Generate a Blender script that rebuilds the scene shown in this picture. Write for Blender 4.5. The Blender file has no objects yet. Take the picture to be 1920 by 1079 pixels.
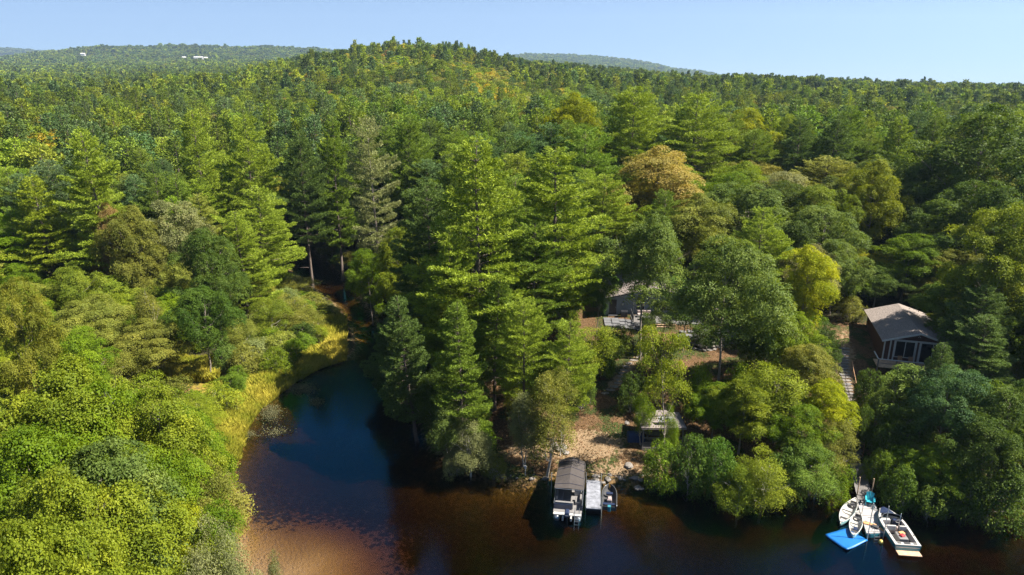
import bpy, bmesh, math, random
import numpy as np
from mathutils import Vector, Matrix

random.seed(7)
RNG = np.random.default_rng(11)
SC = bpy.context.scene
COL = SC.collection

# ------------------------------------------------------------------ camera
CAM_H = 37.0
PITCH = math.radians(17.0)
FPX, CX, CY = 1280.0, 960.0, 539.5
cam_d = bpy.data.cameras.new('camera')
cam = bpy.data.objects.new('camera', cam_d)
COL.objects.link(cam)
cam.location = (0, 0, CAM_H)
cam.rotation_euler = (math.radians(90) - PITCH, 0, 0)
cam_d.sensor_width = 36.0
cam_d.lens = 24.0
cam_d.clip_start = 0.5
cam_d.clip_end = 30000
SC.camera = cam

# ------------------------------------------------------------------ sky, sun, exposure
SUN_EL = math.radians(50)
SUN_AZ = math.radians(-8)          # measured from +X towards +Y
world = bpy.data.worlds.new('World')
SC.world = world
world.use_nodes = True
nt = world.node_tree
nt.nodes.clear()
sky = nt.nodes.new('ShaderNodeTexSky')
sky.sky_type = 'NISHITA'
sky.sun_disc = False
sky.sun_elevation = SUN_EL
sky.sun_rotation = math.radians(90) - SUN_AZ
sky.altitude = 6000
sky.air_density = 1.0
sky.dust_density = 0.0
sky.ozone_density = 5.0
bg = nt.nodes.new('ShaderNodeBackground')
bg.inputs['Strength'].default_value = 0.076
wo = nt.nodes.new('ShaderNodeOutputWorld')
gm = nt.nodes.new('ShaderNodeGamma')          # pale, low-contrast late-summer sky
gm.inputs[1].default_value = 0.72
tn = nt.nodes.new('ShaderNodeMixRGB')
tn.blend_type = 'MULTIPLY'
tn.inputs[0].default_value = 1.0
tn.inputs[2].default_value = (0.93, 0.98, 1.04, 1)
nt.links.new(sky.outputs[0], gm.inputs[0])
nt.links.new(gm.outputs[0], tn.inputs[1])
nt.links.new(tn.outputs[0], bg.inputs[0])
nt.links.new(bg.outputs[0], wo.inputs[0])
sun_d = bpy.data.lights.new('sun', 'SUN')
sun_d.energy = 5.0
sun_d.angle = math.radians(0.5)
sun_d.color = (1.0, 0.93, 0.80)
sun = bpy.data.objects.new('sun', sun_d)
COL.objects.link(sun)
sdir = Vector((math.cos(SUN_EL) * math.cos(SUN_AZ), math.cos(SUN_EL) * math.sin(SUN_AZ), math.sin(SUN_EL)))
sun.rotation_euler = sdir.to_track_quat('Z', 'Y').to_euler()
sun.location = (60, 20, 90)
SC.view_settings.view_transform = 'Standard'
SC.view_settings.look = 'None'
SC.view_settings.gamma = 1.0
SC.view_settings.exposure = 1.62
SC.view_settings.use_curve_mapping = False
cy = SC.cycles
cy.max_bounces = 7
cy.diffuse_bounces = 4
cy.glossy_bounces = 3
cy.transmission_bounces = 3
cy.transparent_max_bounces = 10
cy.volume_bounces = 0
cy.use_denoising = True
cy.denoiser = 'OPENIMAGEDENOISE'
cy.denoising_input_passes = 'RGB_ALBEDO_NORMAL'
cy.denoising_prefilter = 'NONE'
cy.caustics_reflective = False
cy.caustics_refractive = False

# ------------------------------------------------------------------ picture <-> ground
CP, SP = math.cos(PITCH), math.sin(PITCH)

def ray(u, v):
    a, b = (u - CX) / FPX, (CY - v) / FPX
    return a, CP + b * SP, -SP + b * CP

def at(u, v, z=0.0):
    d = ray(u, v)
    t = (z - CAM_H) / d[2]
    return Vector((d[0] * t, d[1] * t, z))

def project(x, y, z):
    x, y, z = np.asarray(x, float), np.asarray(y, float), np.asarray(z, float) - CAM_H
    f = y * CP - z * SP
    up = y * SP + z * CP
    f = np.maximum(f, 0.01)
    return CX + FPX * x / f, CY - FPX * up / f

def vnoise(x, y, seed=0):
    x, y = np.asarray(x, float), np.asarray(y, float)
    xi, yi = np.floor(x).astype(np.int64), np.floor(y).astype(np.int64)
    fx, fy = x - xi, y - yi
    fx, fy = fx * fx * (3 - 2 * fx), fy * fy * (3 - 2 * fy)
    def h(a, b):
        n = (a * 374761393 + b * 668265263 + seed * 982451653) & 0xFFFFFFFF
        n = ((n ^ (n >> 13)) * 1274126177) & 0xFFFFFFFF
        return ((n ^ (n >> 16)) & 0xFFFF) / 65535.0
    return (h(xi, yi) * (1 - fx) + h(xi + 1, yi) * fx) * (1 - fy) + (h(xi, yi + 1) * (1 - fx) + h(xi + 1, yi + 1) * fx) * fy

def fbm(x, y, seed=0, o=3):
    s, a, t = 0.0, 0.5, 0.0
    for k in range(o):
        s = s + a * vnoise(x * 2 ** k, y * 2 ** k, seed + k * 17)
        t += a
        a *= 0.5
    return s / t

# shoreline of the lake and its inlet
_left = [(452, 1079), (440, 1010), (425, 940), (420, 885), (436, 838), (446, 805), (470, 770), (505, 742), (545, 712),
         (590, 688), (628, 676), (655, 668), (668, 650), (655, 610), (630, 570), (595, 545), (560, 520), (535, 495), (522, 462), (530, 425)]
_right = [(556, 428), (592, 470), (640, 515), (678, 560), (720, 620), (765, 690), (790, 760), (808, 820),
          (845, 868), (900, 890), (960, 903), (1010, 900), (1045, 884), (1075, 880), (1110, 893), (1160, 898), (1205, 900), (1260, 885), (1330, 880),
          (1400, 888), (1480, 900), (1560, 905), (1600, 905), (1640, 908), (1700, 922), (1800, 932), (1920, 942), (2150, 955)]
SHORE = np.array([(-19.0, 0.0), (-21, 30)] + [tuple(at(u, v)[:2]) for u, v in _left + _right] + [(140, 52), (190, 20), (190, -160), (-60, -160), (-40, -40)])

def sdist(x, y):
    """distance to the shoreline, positive on land, negative in the water"""
    x, y = np.asarray(x, float), np.asarray(y, float)
    d2 = np.full(x.shape, 1e18)
    inside = np.zeros(x.shape, bool)
    n = len(SHORE)
    for i in range(n):
        ax, ay = SHORE[i]
        bx, by = SHORE[(i + 1) % n]
        ex, ey = bx - ax, by - ay
        t = np.clip(((x - ax) * ex + (y - ay) * ey) / (ex * ex + ey * ey), 0, 1)
        d2 = np.minimum(d2, (x - ax - t * ex) ** 2 + (y - ay - t * ey) ** 2)
        c = (ay > y) != (by > y)
        if ey != 0:
            inside ^= c & (x < ex * (y - ay) / ey + ax)
    return np.where(inside, -1, 1) * np.sqrt(d2)

def sstep(a, b, x):
    t = np.clip((x - a) / (b - a), 0, 1)
    return t * t * (3 - 2 * t)

# height of the tree tops over the hills, as elevation read against the horizon
TU = np.array([-600, 0, 200, 400, 500, 600, 700, 760, 830, 900, 1000, 1150, 1300, 1500, 1700, 1920, 2600.0])
TR = np.array([320, 450, 650, 1000, 1600, 2600, 3600, 5000, 8000, 12000.0])
TV = np.array([
    [196, 192, 190, 186, 178, 170, 158, 152, 154, 163, 172, 180, 186, 194, 200, 205, 210],
    [176, 172, 170, 160, 145, 125, 108, 102, 104, 122, 136, 146, 156, 166, 175, 180, 184],
    [160, 158, 156, 146, 128, 101, 86, 78, 77, 97, 119, 135, 147, 151, 161, 166, 170],
    [148, 147, 146, 140, 126, 104, 98, 95, 95, 106, 117, 131, 145, 148, 158, 164, 168],
    [136, 135, 134, 128, 122, 112, 112, 112, 114, 116, 124, 138, 151, 153, 163, 169, 172],
    [124, 120, 117, 113, 112, 110, 118, 120, 120, 122, 126, 136, 150, 155, 168, 172, 176],
    [118, 107, 86, 85, 85, 92, 105, 112, 116, 116, 116, 124, 146, 160, 172, 176, 178],
    [124, 118, 108, 104, 104, 104, 108, 112, 114, 108, 100, 106, 133, 166, 176, 180, 182],
    [96, 87, 97, 118, 124, 124, 124, 124, 124, 124, 124, 126, 146, 170, 180, 184, 186],
    [130, 130, 130, 130, 130, 130, 130, 130, 130, 130, 130, 132, 150, 174, 184, 188, 190]], float)
TREE_H = 19.5

def far_z(x, y):
    r = np.hypot(x, y)
    phi = np.arctan2(x, np.maximum(y, 1e-3))
    phi = np.clip(phi, -1.0, 1.0)
    u = CX + FPX * np.tan(phi) / CP
    lr = np.log(np.clip(r, TR[0], TR[-1]))
    LR = np.log(TR)
    iu = np.clip(np.searchsorted(TU, u) - 1, 0, len(TU) - 2)
    ir = np.clip(np.searchsorted(LR, lr) - 1, 0, len(TR) - 2)
    fu = np.clip((u - TU[iu]) / (TU[iu + 1] - TU[iu]), 0, 1)
    fr = np.clip((lr - LR[ir]) / (LR[ir + 1] - LR[ir]), 0, 1)
    fu = fu * fu * (3 - 2 * fu) * 0.6 + fu * 0.4
    v = (TV[ir, iu] * (1 - fu) + TV[ir, iu + 1] * fu) * (1 - fr) + (TV[ir + 1, iu] * (1 - fu) + TV[ir + 1, iu + 1] * fu) * fr
    v = v + (fbm(u / 90.0, lr * 6, 5) - 0.5) * 9
    t = np.cos(phi) * np.tan(np.arctan((CY - v) / FPX) - PITCH)
    return CAM_H + np.minimum(r, 12500) * t - TREE_H

_sand_c = at(560, 1050)
def hgt(x, y):
    x, y = np.asarray(x, float), np.asarray(y, float)
    d = sdist(x, y)
    r = np.hypot(x, y)
    xc = np.interp(y, [0, 50, 105, 175, 260, 400], [-14, -14, -27, -61, -80, -80])
    side = sstep(-5, 5, x - xc)
    dl = np.maximum(d, 0)
    hr = 8.8 * (1 - np.exp(-dl / 26.0)) + 0.10 * sstep(0, 1.0, dl)
    hl = 0.28 * sstep(0, 1.5, dl) + 0.02 * dl + 0.035 * np.maximum(dl - 22, 0)
    land = hr * side + hl * (1 - side)
    land = land + (fbm(x / 5.0, y / 5.0, 3) - 0.5) * 0.5 * sstep(1, 8, dl)
    dw = np.maximum(-d, 0)
    shal = np.exp(-(((x - _sand_c.x) / 7.0) ** 2 + ((y - _sand_c.y + 2) / 8.0) ** 2))
    depth = 3.0 * (1 - np.exp(-dw / 6.5)) * (1 - 0.80 * shal) + (fbm(x / 3, y / 3, 9) - 0.5) * 0.25 * sstep(1, 4, dw)
    near = np.where(d > 0, land, -depth)
    w = sstep(150, 320, r) * sstep(0, 25, dl)
    return near * (1 - w) + far_z(x, y) * w

def hz(x, y):
    return float(hgt(np.array([x]), np.array([y]))[0])

def ground_at(u, v, lo=0.0):
    d = ray(u, v)
    ts = np.linspace(20, 200, 1400) if d[2] < -0.12 else np.geomspace(20, 9000, 4000)
    n = math.hypot(d[0], d[1])
    xs, ys, zs = d[0] / n * ts, d[1] / n * ts, CAM_H + d[2] / n * ts
    g = np.maximum(hgt(xs, ys), lo)
    k = int(np.argmax(zs <= g)) if (zs <= g).any() else len(ts) - 1
    return Vector((xs[k], ys[k], g[k]))

# ------------------------------------------------------------------ materials
def new_mat(name):
    m = bpy.data.materials.new(name)
    m.use_nodes = True
    m.node_tree.nodes.clear()
    return m, m.node_tree

def N(t, kind, **kw):
    n = t.nodes.new(kind)
    for k, v in kw.items():
        setattr(n, k, v)
    return n

def plain(name, col, rough=0.6, metal=0.0, var=0.12, scale=6.0, bump=0.0, spec=0.5):
    m, t = new_mat(name)
    o = N(t, 'ShaderNodeOutputMaterial')
    b = N(t, 'ShaderNodeBsdfPrincipled')
    b.inputs['Roughness'].default_value = rough
    b.inputs['Metallic'].default_value = metal
    b.inputs['Specular IOR Level'].default_value = spec
    tc = N(t, 'ShaderNodeTexCoord')
    nz = N(t, 'ShaderNodeTexNoise')
    nz.inputs['Scale'].default_value = scale
    nz.inputs['Detail'].default_value = 5
    t.links.new(tc.outputs['Object'], nz.inputs['Vector'])
    r = N(t, 'ShaderNodeValToRGB')
    r.color_ramp.elements[0].position = 0.3
    r.color_ramp.elements[1].position = 0.7
    r.color_ramp.elements[0].color = tuple(c * (1 - var) for c in col) + (1,)
    r.color_ramp.elements[1].color = tuple(min(1, c * (1 + var)) for c in col) + (1,)
    t.links.new(nz.outputs[0], r.inputs[0])
    t.links.new(r.outputs[0], b.inputs['Base Color'])
    if bump:
        bp = N(t, 'ShaderNodeBump')
        bp.inputs['Strength'].default_value = bump
        bp.inputs['Distance'].default_value = 0.05
        t.links.new(nz.outputs[0], bp.inputs['Height'])
        t.links.new(bp.outputs[0], b.inputs['Normal'])
    t.links.new(b.outputs[0], o.inputs[0])
    return m

def leaf_mat(name, instancer=False, needle=False):
    m, t = new_mat(name)
    o = N(t, 'ShaderNodeOutputMaterial')
    if instancer:
        src = N(t, 'ShaderNodeAttribute', attribute_type='INSTANCER', attribute_name='tint').outputs['Color']
    else:
        src = N(t, 'ShaderNodeObjectInfo').outputs['Color']
    tone = N(t, 'ShaderNodeAttribute', attribute_type='GEOMETRY', attribute_name='tone')
    hsv = N(t, 'ShaderNodeHueSaturation')
    mr = N(t, 'ShaderNodeMapRange')
    mr.inputs['To Min'].default_value = 0.85
    mr.inputs['To Max'].default_value = 2.25 if not needle else 2.7
    t.links.new(tone.outputs['Fac'], mr.inputs['Value'])
    mh = N(t, 'ShaderNodeMapRange')
    mh.inputs['To Min'].default_value = 0.522 if not needle else 0.515
    mh.inputs['To Max'].default_value = 0.478 if not needle else 0.492
    t.links.new(tone.outputs['Fac'], mh.inputs['Value'])
    t.links.new(mr.outputs[0], hsv.inputs['Value'])
    t.links.new(mh.outputs[0], hsv.inputs['Hue'])
    hsv.inputs['Saturation'].default_value = 1.06
    t.links.new(src, hsv.inputs['Color'])
    b = N(t, 'ShaderNodeBsdfPrincipled')
    b.inputs['Roughness'].default_value = 0.5
    b.inputs['Specular IOR Level'].default_value = 0.10
    tr = N(t, 'ShaderNodeBsdfTranslucent')
    tm = N(t, 'ShaderNodeMixRGB', blend_type='MULTIPLY')
    tm.inputs[0].default_value = 1
    tm.inputs[2].default_value = (1.25, 1.2, 0.5, 1)
    mx = N(t, 'ShaderNodeMixShader')
    mx.inputs[0].default_value = 0.22 if needle else 0.38
    t.links.new(hsv.outputs[0], b.inputs['Base Color'])
    t.links.new(hsv.outputs[0], tm.inputs[1])
    t.links.new(tm.outputs[0], tr.inputs['Color'])
    t.links.new(b.outputs[0], mx.inputs[1])
    t.links.new(tr.outputs[0], mx.inputs[2])
    t.links.new(mx.outputs[0], o.inputs[0])
    return m

M = {}
M['leaf'] = leaf_mat('broad_leaf')
M['needle'] = leaf_mat('pine_needle', needle=True)
M['leaf_far'] = leaf_mat('broad_leaf_far', True)
M['needle_far'] = leaf_mat('pine_needle_far', True, True)
M['bark_pine'] = plain('pine_bark', (0.13, 0.10, 0.085), 0.9, var=0.35, scale=9, bump=0.6)
M['bark_oak'] = plain('oak_bark', (0.22, 0.185, 0.155), 0.9, var=0.35, scale=9, bump=0.6)
M['bark_birch'] = plain('birch_bark', (0.42, 0.38, 0.33), 0.8, var=0.35, scale=5, bump=0.3)
M['dead'] = plain('dead_wood', (0.24, 0.22, 0.20), 0.9, var=0.25, scale=7, bump=0.4)

def ground_mat():
    m, t = new_mat('forest_floor')
    L = t.links.new
    o = N(t, 'ShaderNodeOutputMaterial')
    b = N(t, 'ShaderNodeBsdfPrincipled')
    b.inputs['Roughness'].default_value = 0.95
    b.inputs['Specular IOR Level'].default_value = 0.15
    g = N(t, 'ShaderNodeNewGeometry')
    def noise(s, d=6, rough=0.6):
        n = N(t, 'ShaderNodeTexNoise')
        n.inputs['Scale'].default_value = s
        n.inputs['Detail'].default_value = d
        n.inputs['Roughness'].default_value = rough
        L(g.outputs['Position'], n.inputs['Vector'])
        return n
    def ramp(src, stops):
        r = N(t, 'ShaderNodeValToRGB')
        el = r.color_ramp.elements
        el[0].position, el[0].color = stops[0][0], stops[0][1] + (1,)
        el[1].position, el[1].color = stops[-1][0], stops[-1][1] + (1,)
        for p, c in stops[1:-1]:
            e = el.new(p)
            e.color = c + (1,)
        L(src, r.inputs[0])
        return r
    n1, n2, n3 = noise(0.35), noise(2.2), noise(9.0, 8, 0.7)
    litter = ramp(n3.outputs[0], [(0.28, (0.025, 0.018, 0.010)), (0.45, (0.085, 0.050, 0.026)), (0.58, (0.17, 0.10, 0.05)), (0.75, (0.30, 0.20, 0.12))])
    sand = ramp(n3.outputs[0], [(0.3, (0.15, 0.10, 0.06)), (0.5, (0.25, 0.175, 0.105)), (0.7, (0.36, 0.26, 0.16))])
    marsh = ramp(n2.outputs[0], [(0.3, (0.10, 0.085, 0.015)), (0.5, (0.22, 0.17, 0.03)), (0.7, (0.34, 0.23, 0.05))])
    bed = ramp(n2.outputs[0], [(0.3, (0.045, 0.034, 0.012)), (0.5, (0.085, 0.06, 0.02)), (0.72, (0.15, 0.105, 0.038))])
    bsand = ramp(n3.outputs[0], [(0.3, (0.25, 0.165, 0.09)), (0.7, (0.40, 0.27, 0.16))])
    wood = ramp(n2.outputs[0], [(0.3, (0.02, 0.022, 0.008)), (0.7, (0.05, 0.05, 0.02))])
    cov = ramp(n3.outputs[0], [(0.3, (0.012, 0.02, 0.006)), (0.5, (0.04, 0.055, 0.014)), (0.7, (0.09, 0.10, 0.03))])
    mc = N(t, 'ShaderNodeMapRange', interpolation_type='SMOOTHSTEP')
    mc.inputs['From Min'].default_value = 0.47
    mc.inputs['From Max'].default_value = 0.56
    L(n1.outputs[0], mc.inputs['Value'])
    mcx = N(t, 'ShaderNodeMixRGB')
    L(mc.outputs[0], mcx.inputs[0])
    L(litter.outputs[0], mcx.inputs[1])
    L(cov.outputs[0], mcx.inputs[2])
    cur = mcx.outputs[0]
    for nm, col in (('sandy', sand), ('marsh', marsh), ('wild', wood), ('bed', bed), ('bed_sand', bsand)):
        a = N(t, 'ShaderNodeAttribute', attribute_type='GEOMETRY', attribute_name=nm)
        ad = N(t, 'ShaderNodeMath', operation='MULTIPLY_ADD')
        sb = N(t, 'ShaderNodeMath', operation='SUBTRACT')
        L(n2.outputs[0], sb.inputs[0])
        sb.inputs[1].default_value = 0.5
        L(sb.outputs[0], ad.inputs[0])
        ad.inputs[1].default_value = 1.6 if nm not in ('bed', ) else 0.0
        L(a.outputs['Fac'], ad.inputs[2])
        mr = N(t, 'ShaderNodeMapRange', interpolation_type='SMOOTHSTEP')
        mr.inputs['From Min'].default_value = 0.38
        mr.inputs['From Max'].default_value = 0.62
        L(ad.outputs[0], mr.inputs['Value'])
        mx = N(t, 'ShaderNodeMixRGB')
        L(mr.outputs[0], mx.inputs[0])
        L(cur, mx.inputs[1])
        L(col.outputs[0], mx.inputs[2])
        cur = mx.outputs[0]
    L(cur, b.inputs['Base Color'])
    bp = N(t, 'ShaderNodeBump')
    bp.inputs['Strength'].default_value = 0.8
    bp.inputs['Distance'].default_value = 0.085
    L(n3.outputs[0], bp.inputs['Height'])
    L(bp.outputs[0], b.inputs['Normal'])
    L(b.outputs[0], o.inputs[0])
    return m
M['ground'] = ground_mat()

def water_mat():
    m, t = new_mat('lake_water')
    L = t.links.new
    o = N(t, 'ShaderNodeOutputMaterial')
    g = N(t, 'ShaderNodeNewGeometry')
    mp = N(t, 'ShaderNodeMapping')
    mp.inputs['Scale'].default_value = (1.0, 1.6, 1.0)
    mp.inputs['Rotation'].default_value = (0, 0, 0.5)
    L(g.outputs['Position'], mp.inputs['Vector'])
    n1 = N(t, 'ShaderNodeTexNoise')
    n1.inputs['Scale'].default_value = 3.6
    n1.inputs['Detail'].default_value = 4
    n1.inputs['Distortion'].default_value = 0.5
    L(mp.outputs[0], n1.inputs['Vector'])
    n0 = N(t, 'ShaderNodeTexNoise')
    n0.inputs['Scale'].default_value = 0.07
    n0.inputs['Detail'].default_value = 2
    L(g.outputs['Position'], n0.inputs['Vector'])
    mr = N(t, 'ShaderNodeMapRange')
    mr.inputs['From Min'].default_value = 0.35
    mr.inputs['From Max'].default_value = 0.7
    mr.inputs['To Min'].default_value = 0.01
    mr.inputs['To Max'].default_value = 0.12
    L(n0.outputs[0], mr.inputs['Value'])
    bp = N(t, 'ShaderNodeBump')
    bp.inputs['Distance'].default_value = 0.35
    L(mr.outputs[0], bp.inputs['Strength'])
    L(n1.outputs[0], bp.inputs['Height'])
    fr = N(t, 'ShaderNodeFresnel')
    fr.inputs['IOR'].default_value = 1.50
    L(bp.outputs[0], fr.inputs['Normal'])
    tr = N(t, 'ShaderNodeBsdfTransparent')
    gl = N(t, 'ShaderNodeBsdfGlossy')
    gl.inputs['Roughness'].default_value = 0.04
    gl.inputs['Color'].default_value = (0.12, 0.66, 1.0, 1)
    L(bp.outputs[0], gl.inputs['Normal'])
    mx = N(t, 'ShaderNodeMixShader')
    L(fr.outputs[0], mx.inputs[0])
    L(tr.outputs[0], mx.inputs[1])
    L(gl.outputs[0], mx.inputs[2])
    L(mx.outputs[0], o.inputs['Surface'])
    va = N(t, 'ShaderNodeVolumeAbsorption')
    va.inputs['Color'].default_value = (0.68, 0.58, 0.26, 1)
    va.inputs['Density'].default_value = 1.45
    L(va.outputs[0], o.inputs['Volume'])
    return m
M['water'] = water_mat()

def planks_mat(name, col, rough=0.8):
    return plain(name, col, rough, var=0.28, scale=4, bump=0.3)
M['grey_wood'] = planks_mat('weathered_wood', (0.15, 0.14, 0.137))
M['brown_wood'] = planks_mat('brown_wood', (0.30, 0.17, 0.09))
M['tan_wood'] = planks_mat('tan_wood', (0.50, 0.34, 0.22))
M['dock_white'] = plain('dock_panel', (0.36, 0.34, 0.34), 0.6, var=0.12, scale=3)
M['dock_blue'] = plain('dock_panel_grey', (0.22, 0.23, 0.27), 0.6, var=0.35, scale=3)
M['white'] = plain('white_gelcoat', (0.45, 0.44, 0.43), 0.3, var=0.05, scale=2)
M['white_paint'] = plain('white_paint', (0.50, 0.50, 0.50), 0.55, var=0.08)
M['teal'] = plain('teal_hull', (0.04, 0.20, 0.26), 0.25, var=0.1)
M['canoe_out'] = plain('canoe_hull', (0.20, 0.36, 0.38), 0.4, var=0.12)
M['canoe_in'] = plain('canoe_inside', (0.40, 0.38, 0.36), 0.5, var=0.1)
M['blue_mat'] = plain('blue_foam', (0.008, 0.13, 0.42), 0.45, var=0.08, scale=2)
M['cloth'] = plain('taupe_canvas', (0.056, 0.047, 0.045), 0.9, var=0.08, scale=4, bump=0.2)
M['navy'] = plain('navy_vinyl', (0.02, 0.03, 0.07), 0.35, var=0.1)
M['seat'] = plain('grey_vinyl', (0.20, 0.19, 0.19), 0.5, var=0.1)
M['black'] = plain('black_plastic', (0.015, 0.016, 0.02), 0.35, var=0.2)
M['dark'] = plain('dark_interior', (0.04, 0.04, 0.045), 0.8, var=0.2)
M['alu'] = plain('aluminium', (0.35, 0.37, 0.40), 0.3, metal=0.8, var=0.08)
M['steel'] = plain('galvanised_pipe', (0.45, 0.44, 0.42), 0.5, metal=0.3, var=0.15)
M['turq'] = plain('turquoise_plastic', (0.03, 0.36, 0.46), 0.45, var=0.06)
M['orange'] = plain('orange_canvas', (0.60, 0.16, 0.03), 0.7, var=0.1)
M['tan'] = plain('tan_towel', (0.52, 0.27, 0.12), 0.9, var=0.15)
M['red'] = plain('red_vest', (0.45, 0.03, 0.04), 0.7, var=0.1)
M['yellow'] = plain('yellow_float', (0.65, 0.48, 0.12), 0.4, var=0.1)
M['pale_blue'] = plain('pale_blue_tarp', (0.50, 0.62, 0.75), 0.6, var=0.1)
M['siding'] = plain('blue_grey_siding', (0.24, 0.27, 0.33), 0.7, var=0.06)
M['red_wood'] = planks_mat('dark_red_boards', (0.07, 0.028, 0.02))
M['stone'] = plain('fieldstone', (0.19, 0.17, 0.155), 0.9, var=0.3, scale=2.5, bump=0.8)
M['paver'] = plain('flagstone', (0.13, 0.13, 0.14), 0.9, var=0.2, scale=2.5, bump=0.4)
M['roof'] = plain('brown_shingle', (0.20, 0.165, 0.155), 0.95, var=0.3, scale=7, bump=0.7)
M['roof_b'] = plain('dark_shingle', (0.24, 0.20, 0.18), 0.95, var=0.35, scale=7, bump=0.7)
M['tent'] = plain('pinkish_canvas', (0.22, 0.18, 0.175), 0.8, var=0.05, scale=3)
M['navy_cloth'] = plain('navy_cloth', (0.012, 0.03, 0.09), 0.8, var=0.2)
M['cushion'] = plain('beige_cushion', (0.36, 0.29, 0.28), 0.9, var=0.12)
M['lime'] = plain('sedge', (0.30, 0.29, 0.03), 0.7, var=0.3)

def glass_mat():
    m, t = new_mat('window_glass')
    o = N(t, 'ShaderNodeOutputMaterial')
    b = N(t, 'ShaderNodeBsdfPrincipled')
    b.inputs['Base Color'].default_value = (0.012, 0.016, 0.02, 1)
    b.inputs['Roughness'].default_value = 0.04
    t.links.new(b.outputs[0], o.inputs[0])
    return m
M['glass'] = glass_mat()

# ------------------------------------------------------------------ mesh helpers
def np_mesh(name, V, F, mats, attrs=None, smooth=False, midx=None):
    me = bpy.data.meshes.new(name)
    V = np.ascontiguousarray(V, np.float32)
    F = np.ascontiguousarray(F, np.int32)
    me.vertices.add(len(V))
    me.vertices.foreach_set('co', V.ravel())
    me.loops.add(F.size)
    me.loops.foreach_set('vertex_index', F.ravel())
    me.polygons.add(len(F))
    me.polygons.foreach_set('loop_start', np.arange(0, F.size, F.shape[1], dtype=np.int32))
    for m in (mats if isinstance(mats, (list, tuple)) else [mats]):
        me.materials.append(m)
    if midx is not None:
        me.polygons.foreach_set('material_index', np.ascontiguousarray(midx, np.int32))
    if smooth:
        me.polygons.foreach_set('use_smooth', np.ones(len(F), bool))
    for k, (dom, a) in (attrs or {}).items():
        at_ = me.attributes.new(k, 'FLOAT', dom)
        at_.data.foreach_set('value', np.ascontiguousarray(a, np.float32))
    me.update(calc_edges=True)
    return me

def link(name, me, parent=None):
    o = bpy.data.objects.new(name, me)
    COL.objects.link(o)
    if parent is not None:
        o.parent = parent
    return o

def tag(o, label=None, cat=None, group=None, kind=None):
    if label: o['label'] = label
    if cat: o['category'] = cat
    if group: o['group'] = group
    if kind: o['kind'] = kind
    return o

def thing(name, loc, label, cat, rz=0.0, group=None):
    o = bpy.data.objects.new(name, None)
    COL.objects.link(o)
    o.empty_display_size = 0.3
    o.location = loc
    o.rotation_euler = (0, 0, rz)
    return tag(o, label, cat, group)

class MB:
    def __init__(s):
        s.v, s.f = [], []
    def poly(s, pts, faces):
        n = len(s.v)
        s.v += [tuple(p) for p in pts]
        s.f += [tuple(n + i for i in f) for f in faces]
        return s
    def box(s, x0, x1, y0, y1, z0, z1):
        return s.poly([(x0, y0, z0), (x1, y0, z0), (x1, y1, z0), (x0, y1, z0), (x0, y0, z1), (x1, y0, z1), (x1, y1, z1), (x0, y1, z1)],
                      [(0, 3, 2, 1), (4, 5, 6, 7), (0, 1, 5, 4), (1, 2, 6, 5), (2, 3, 7, 6), (3, 0, 4, 7)])
    def beam(s, a, b, w, h=None):
        a, b = Vector(a), Vector(b)
        d = (b - a).normalized()
        up = Vector((0, 0, 1)) if abs(d.z) < 0.95 else Vector((0, 1, 0))
        x = d.cross(up).normalized() * w / 2
        y = x.cross(d).normalized() * (h or w) / 2
        pts = [a - x - y, a + x - y, a + x + y, a - x + y, b - x - y, b + x - y, b + x + y, b - x + y]
        return s.poly(pts, [(0, 1, 2, 3), (7, 6, 5, 4), (0, 4, 5, 1), (1, 5, 6, 2), (2, 6, 7, 3), (3, 7, 4, 0)])
    def tube(s, pts, radii, n=8, cap=True):
        pts = [Vector(p) for p in pts]
        if not isinstance(radii, (list, tuple)):
            radii = [radii] * len(pts)
        rings = []
        for i, p in enumerate(pts):
            d = (pts[min(i + 1, len(pts) - 1)] - pts[max(i - 1, 0)]).normalized()
            up = Vector((0, 0, 1)) if abs(d.z) < 0.9 else Vector((1, 0, 0))
            x = d.cross(up).normalized()
            y = x.cross(d).normalized()
            rings.append([p + (x * math.cos(2 * math.pi * k / n) + y * math.sin(2 * math.pi * k / n)) * radii[i] for k in range(n)])
        base = len(s.v)
        for r in rings:
            s.v += [tuple(p) for p in r]
        for i in range(len(rings) - 1):
            for k in range(n):
                a = base + i * n + k
                b = base + i * n + (k + 1) % n
                s.f.append((a, b, b + n, a + n))
        if cap:
            s.f.append(tuple(base + k for k in range(n))[::-1])
            s.f.append(tuple(base + (len(rings) - 1) * n + k for k in range(n)))
        return s
    def loft(s, rings, closed=True, cap=True):
        base = len(s.v)
        n = len(rings[0])
        for r in rings:
            s.v += [tuple(p) for p in r]
        for i in range(len(rings) - 1):
            for k in range(n if closed else n - 1):
                a = base + i * n + k
                b = base + i * n + (k + 1) % n
                s.f.append((a, b, b + n, a + n))
        if cap:
            s.f.append(tuple(base + k for k in range(n))[::-1])
            s.f.append(tuple(base + (len(rings) - 1) * n + k for k in range(n)))
        return s
    def build(s, name, mat, parent=None, smooth=False, bevel=0.0):
        me = bpy.data.meshes.new(name)
        me.from_pydata(s.v, [], s.f)
        me.materials.append(mat)
        if bevel:
            bm = bmesh.new()
            bm.from_mesh(me)
            bmesh.ops.bevel(bm, geom=bm.edges[:], offset=bevel, segments=2, affect='EDGES', profile=0.6)
            bm.to_mesh(me)
            bm.free()
        if smooth:
            me.polygons.foreach_set('use_smooth', [True] * len(me.polygons))
        me.update()
        return link(name, me, parent)

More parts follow.
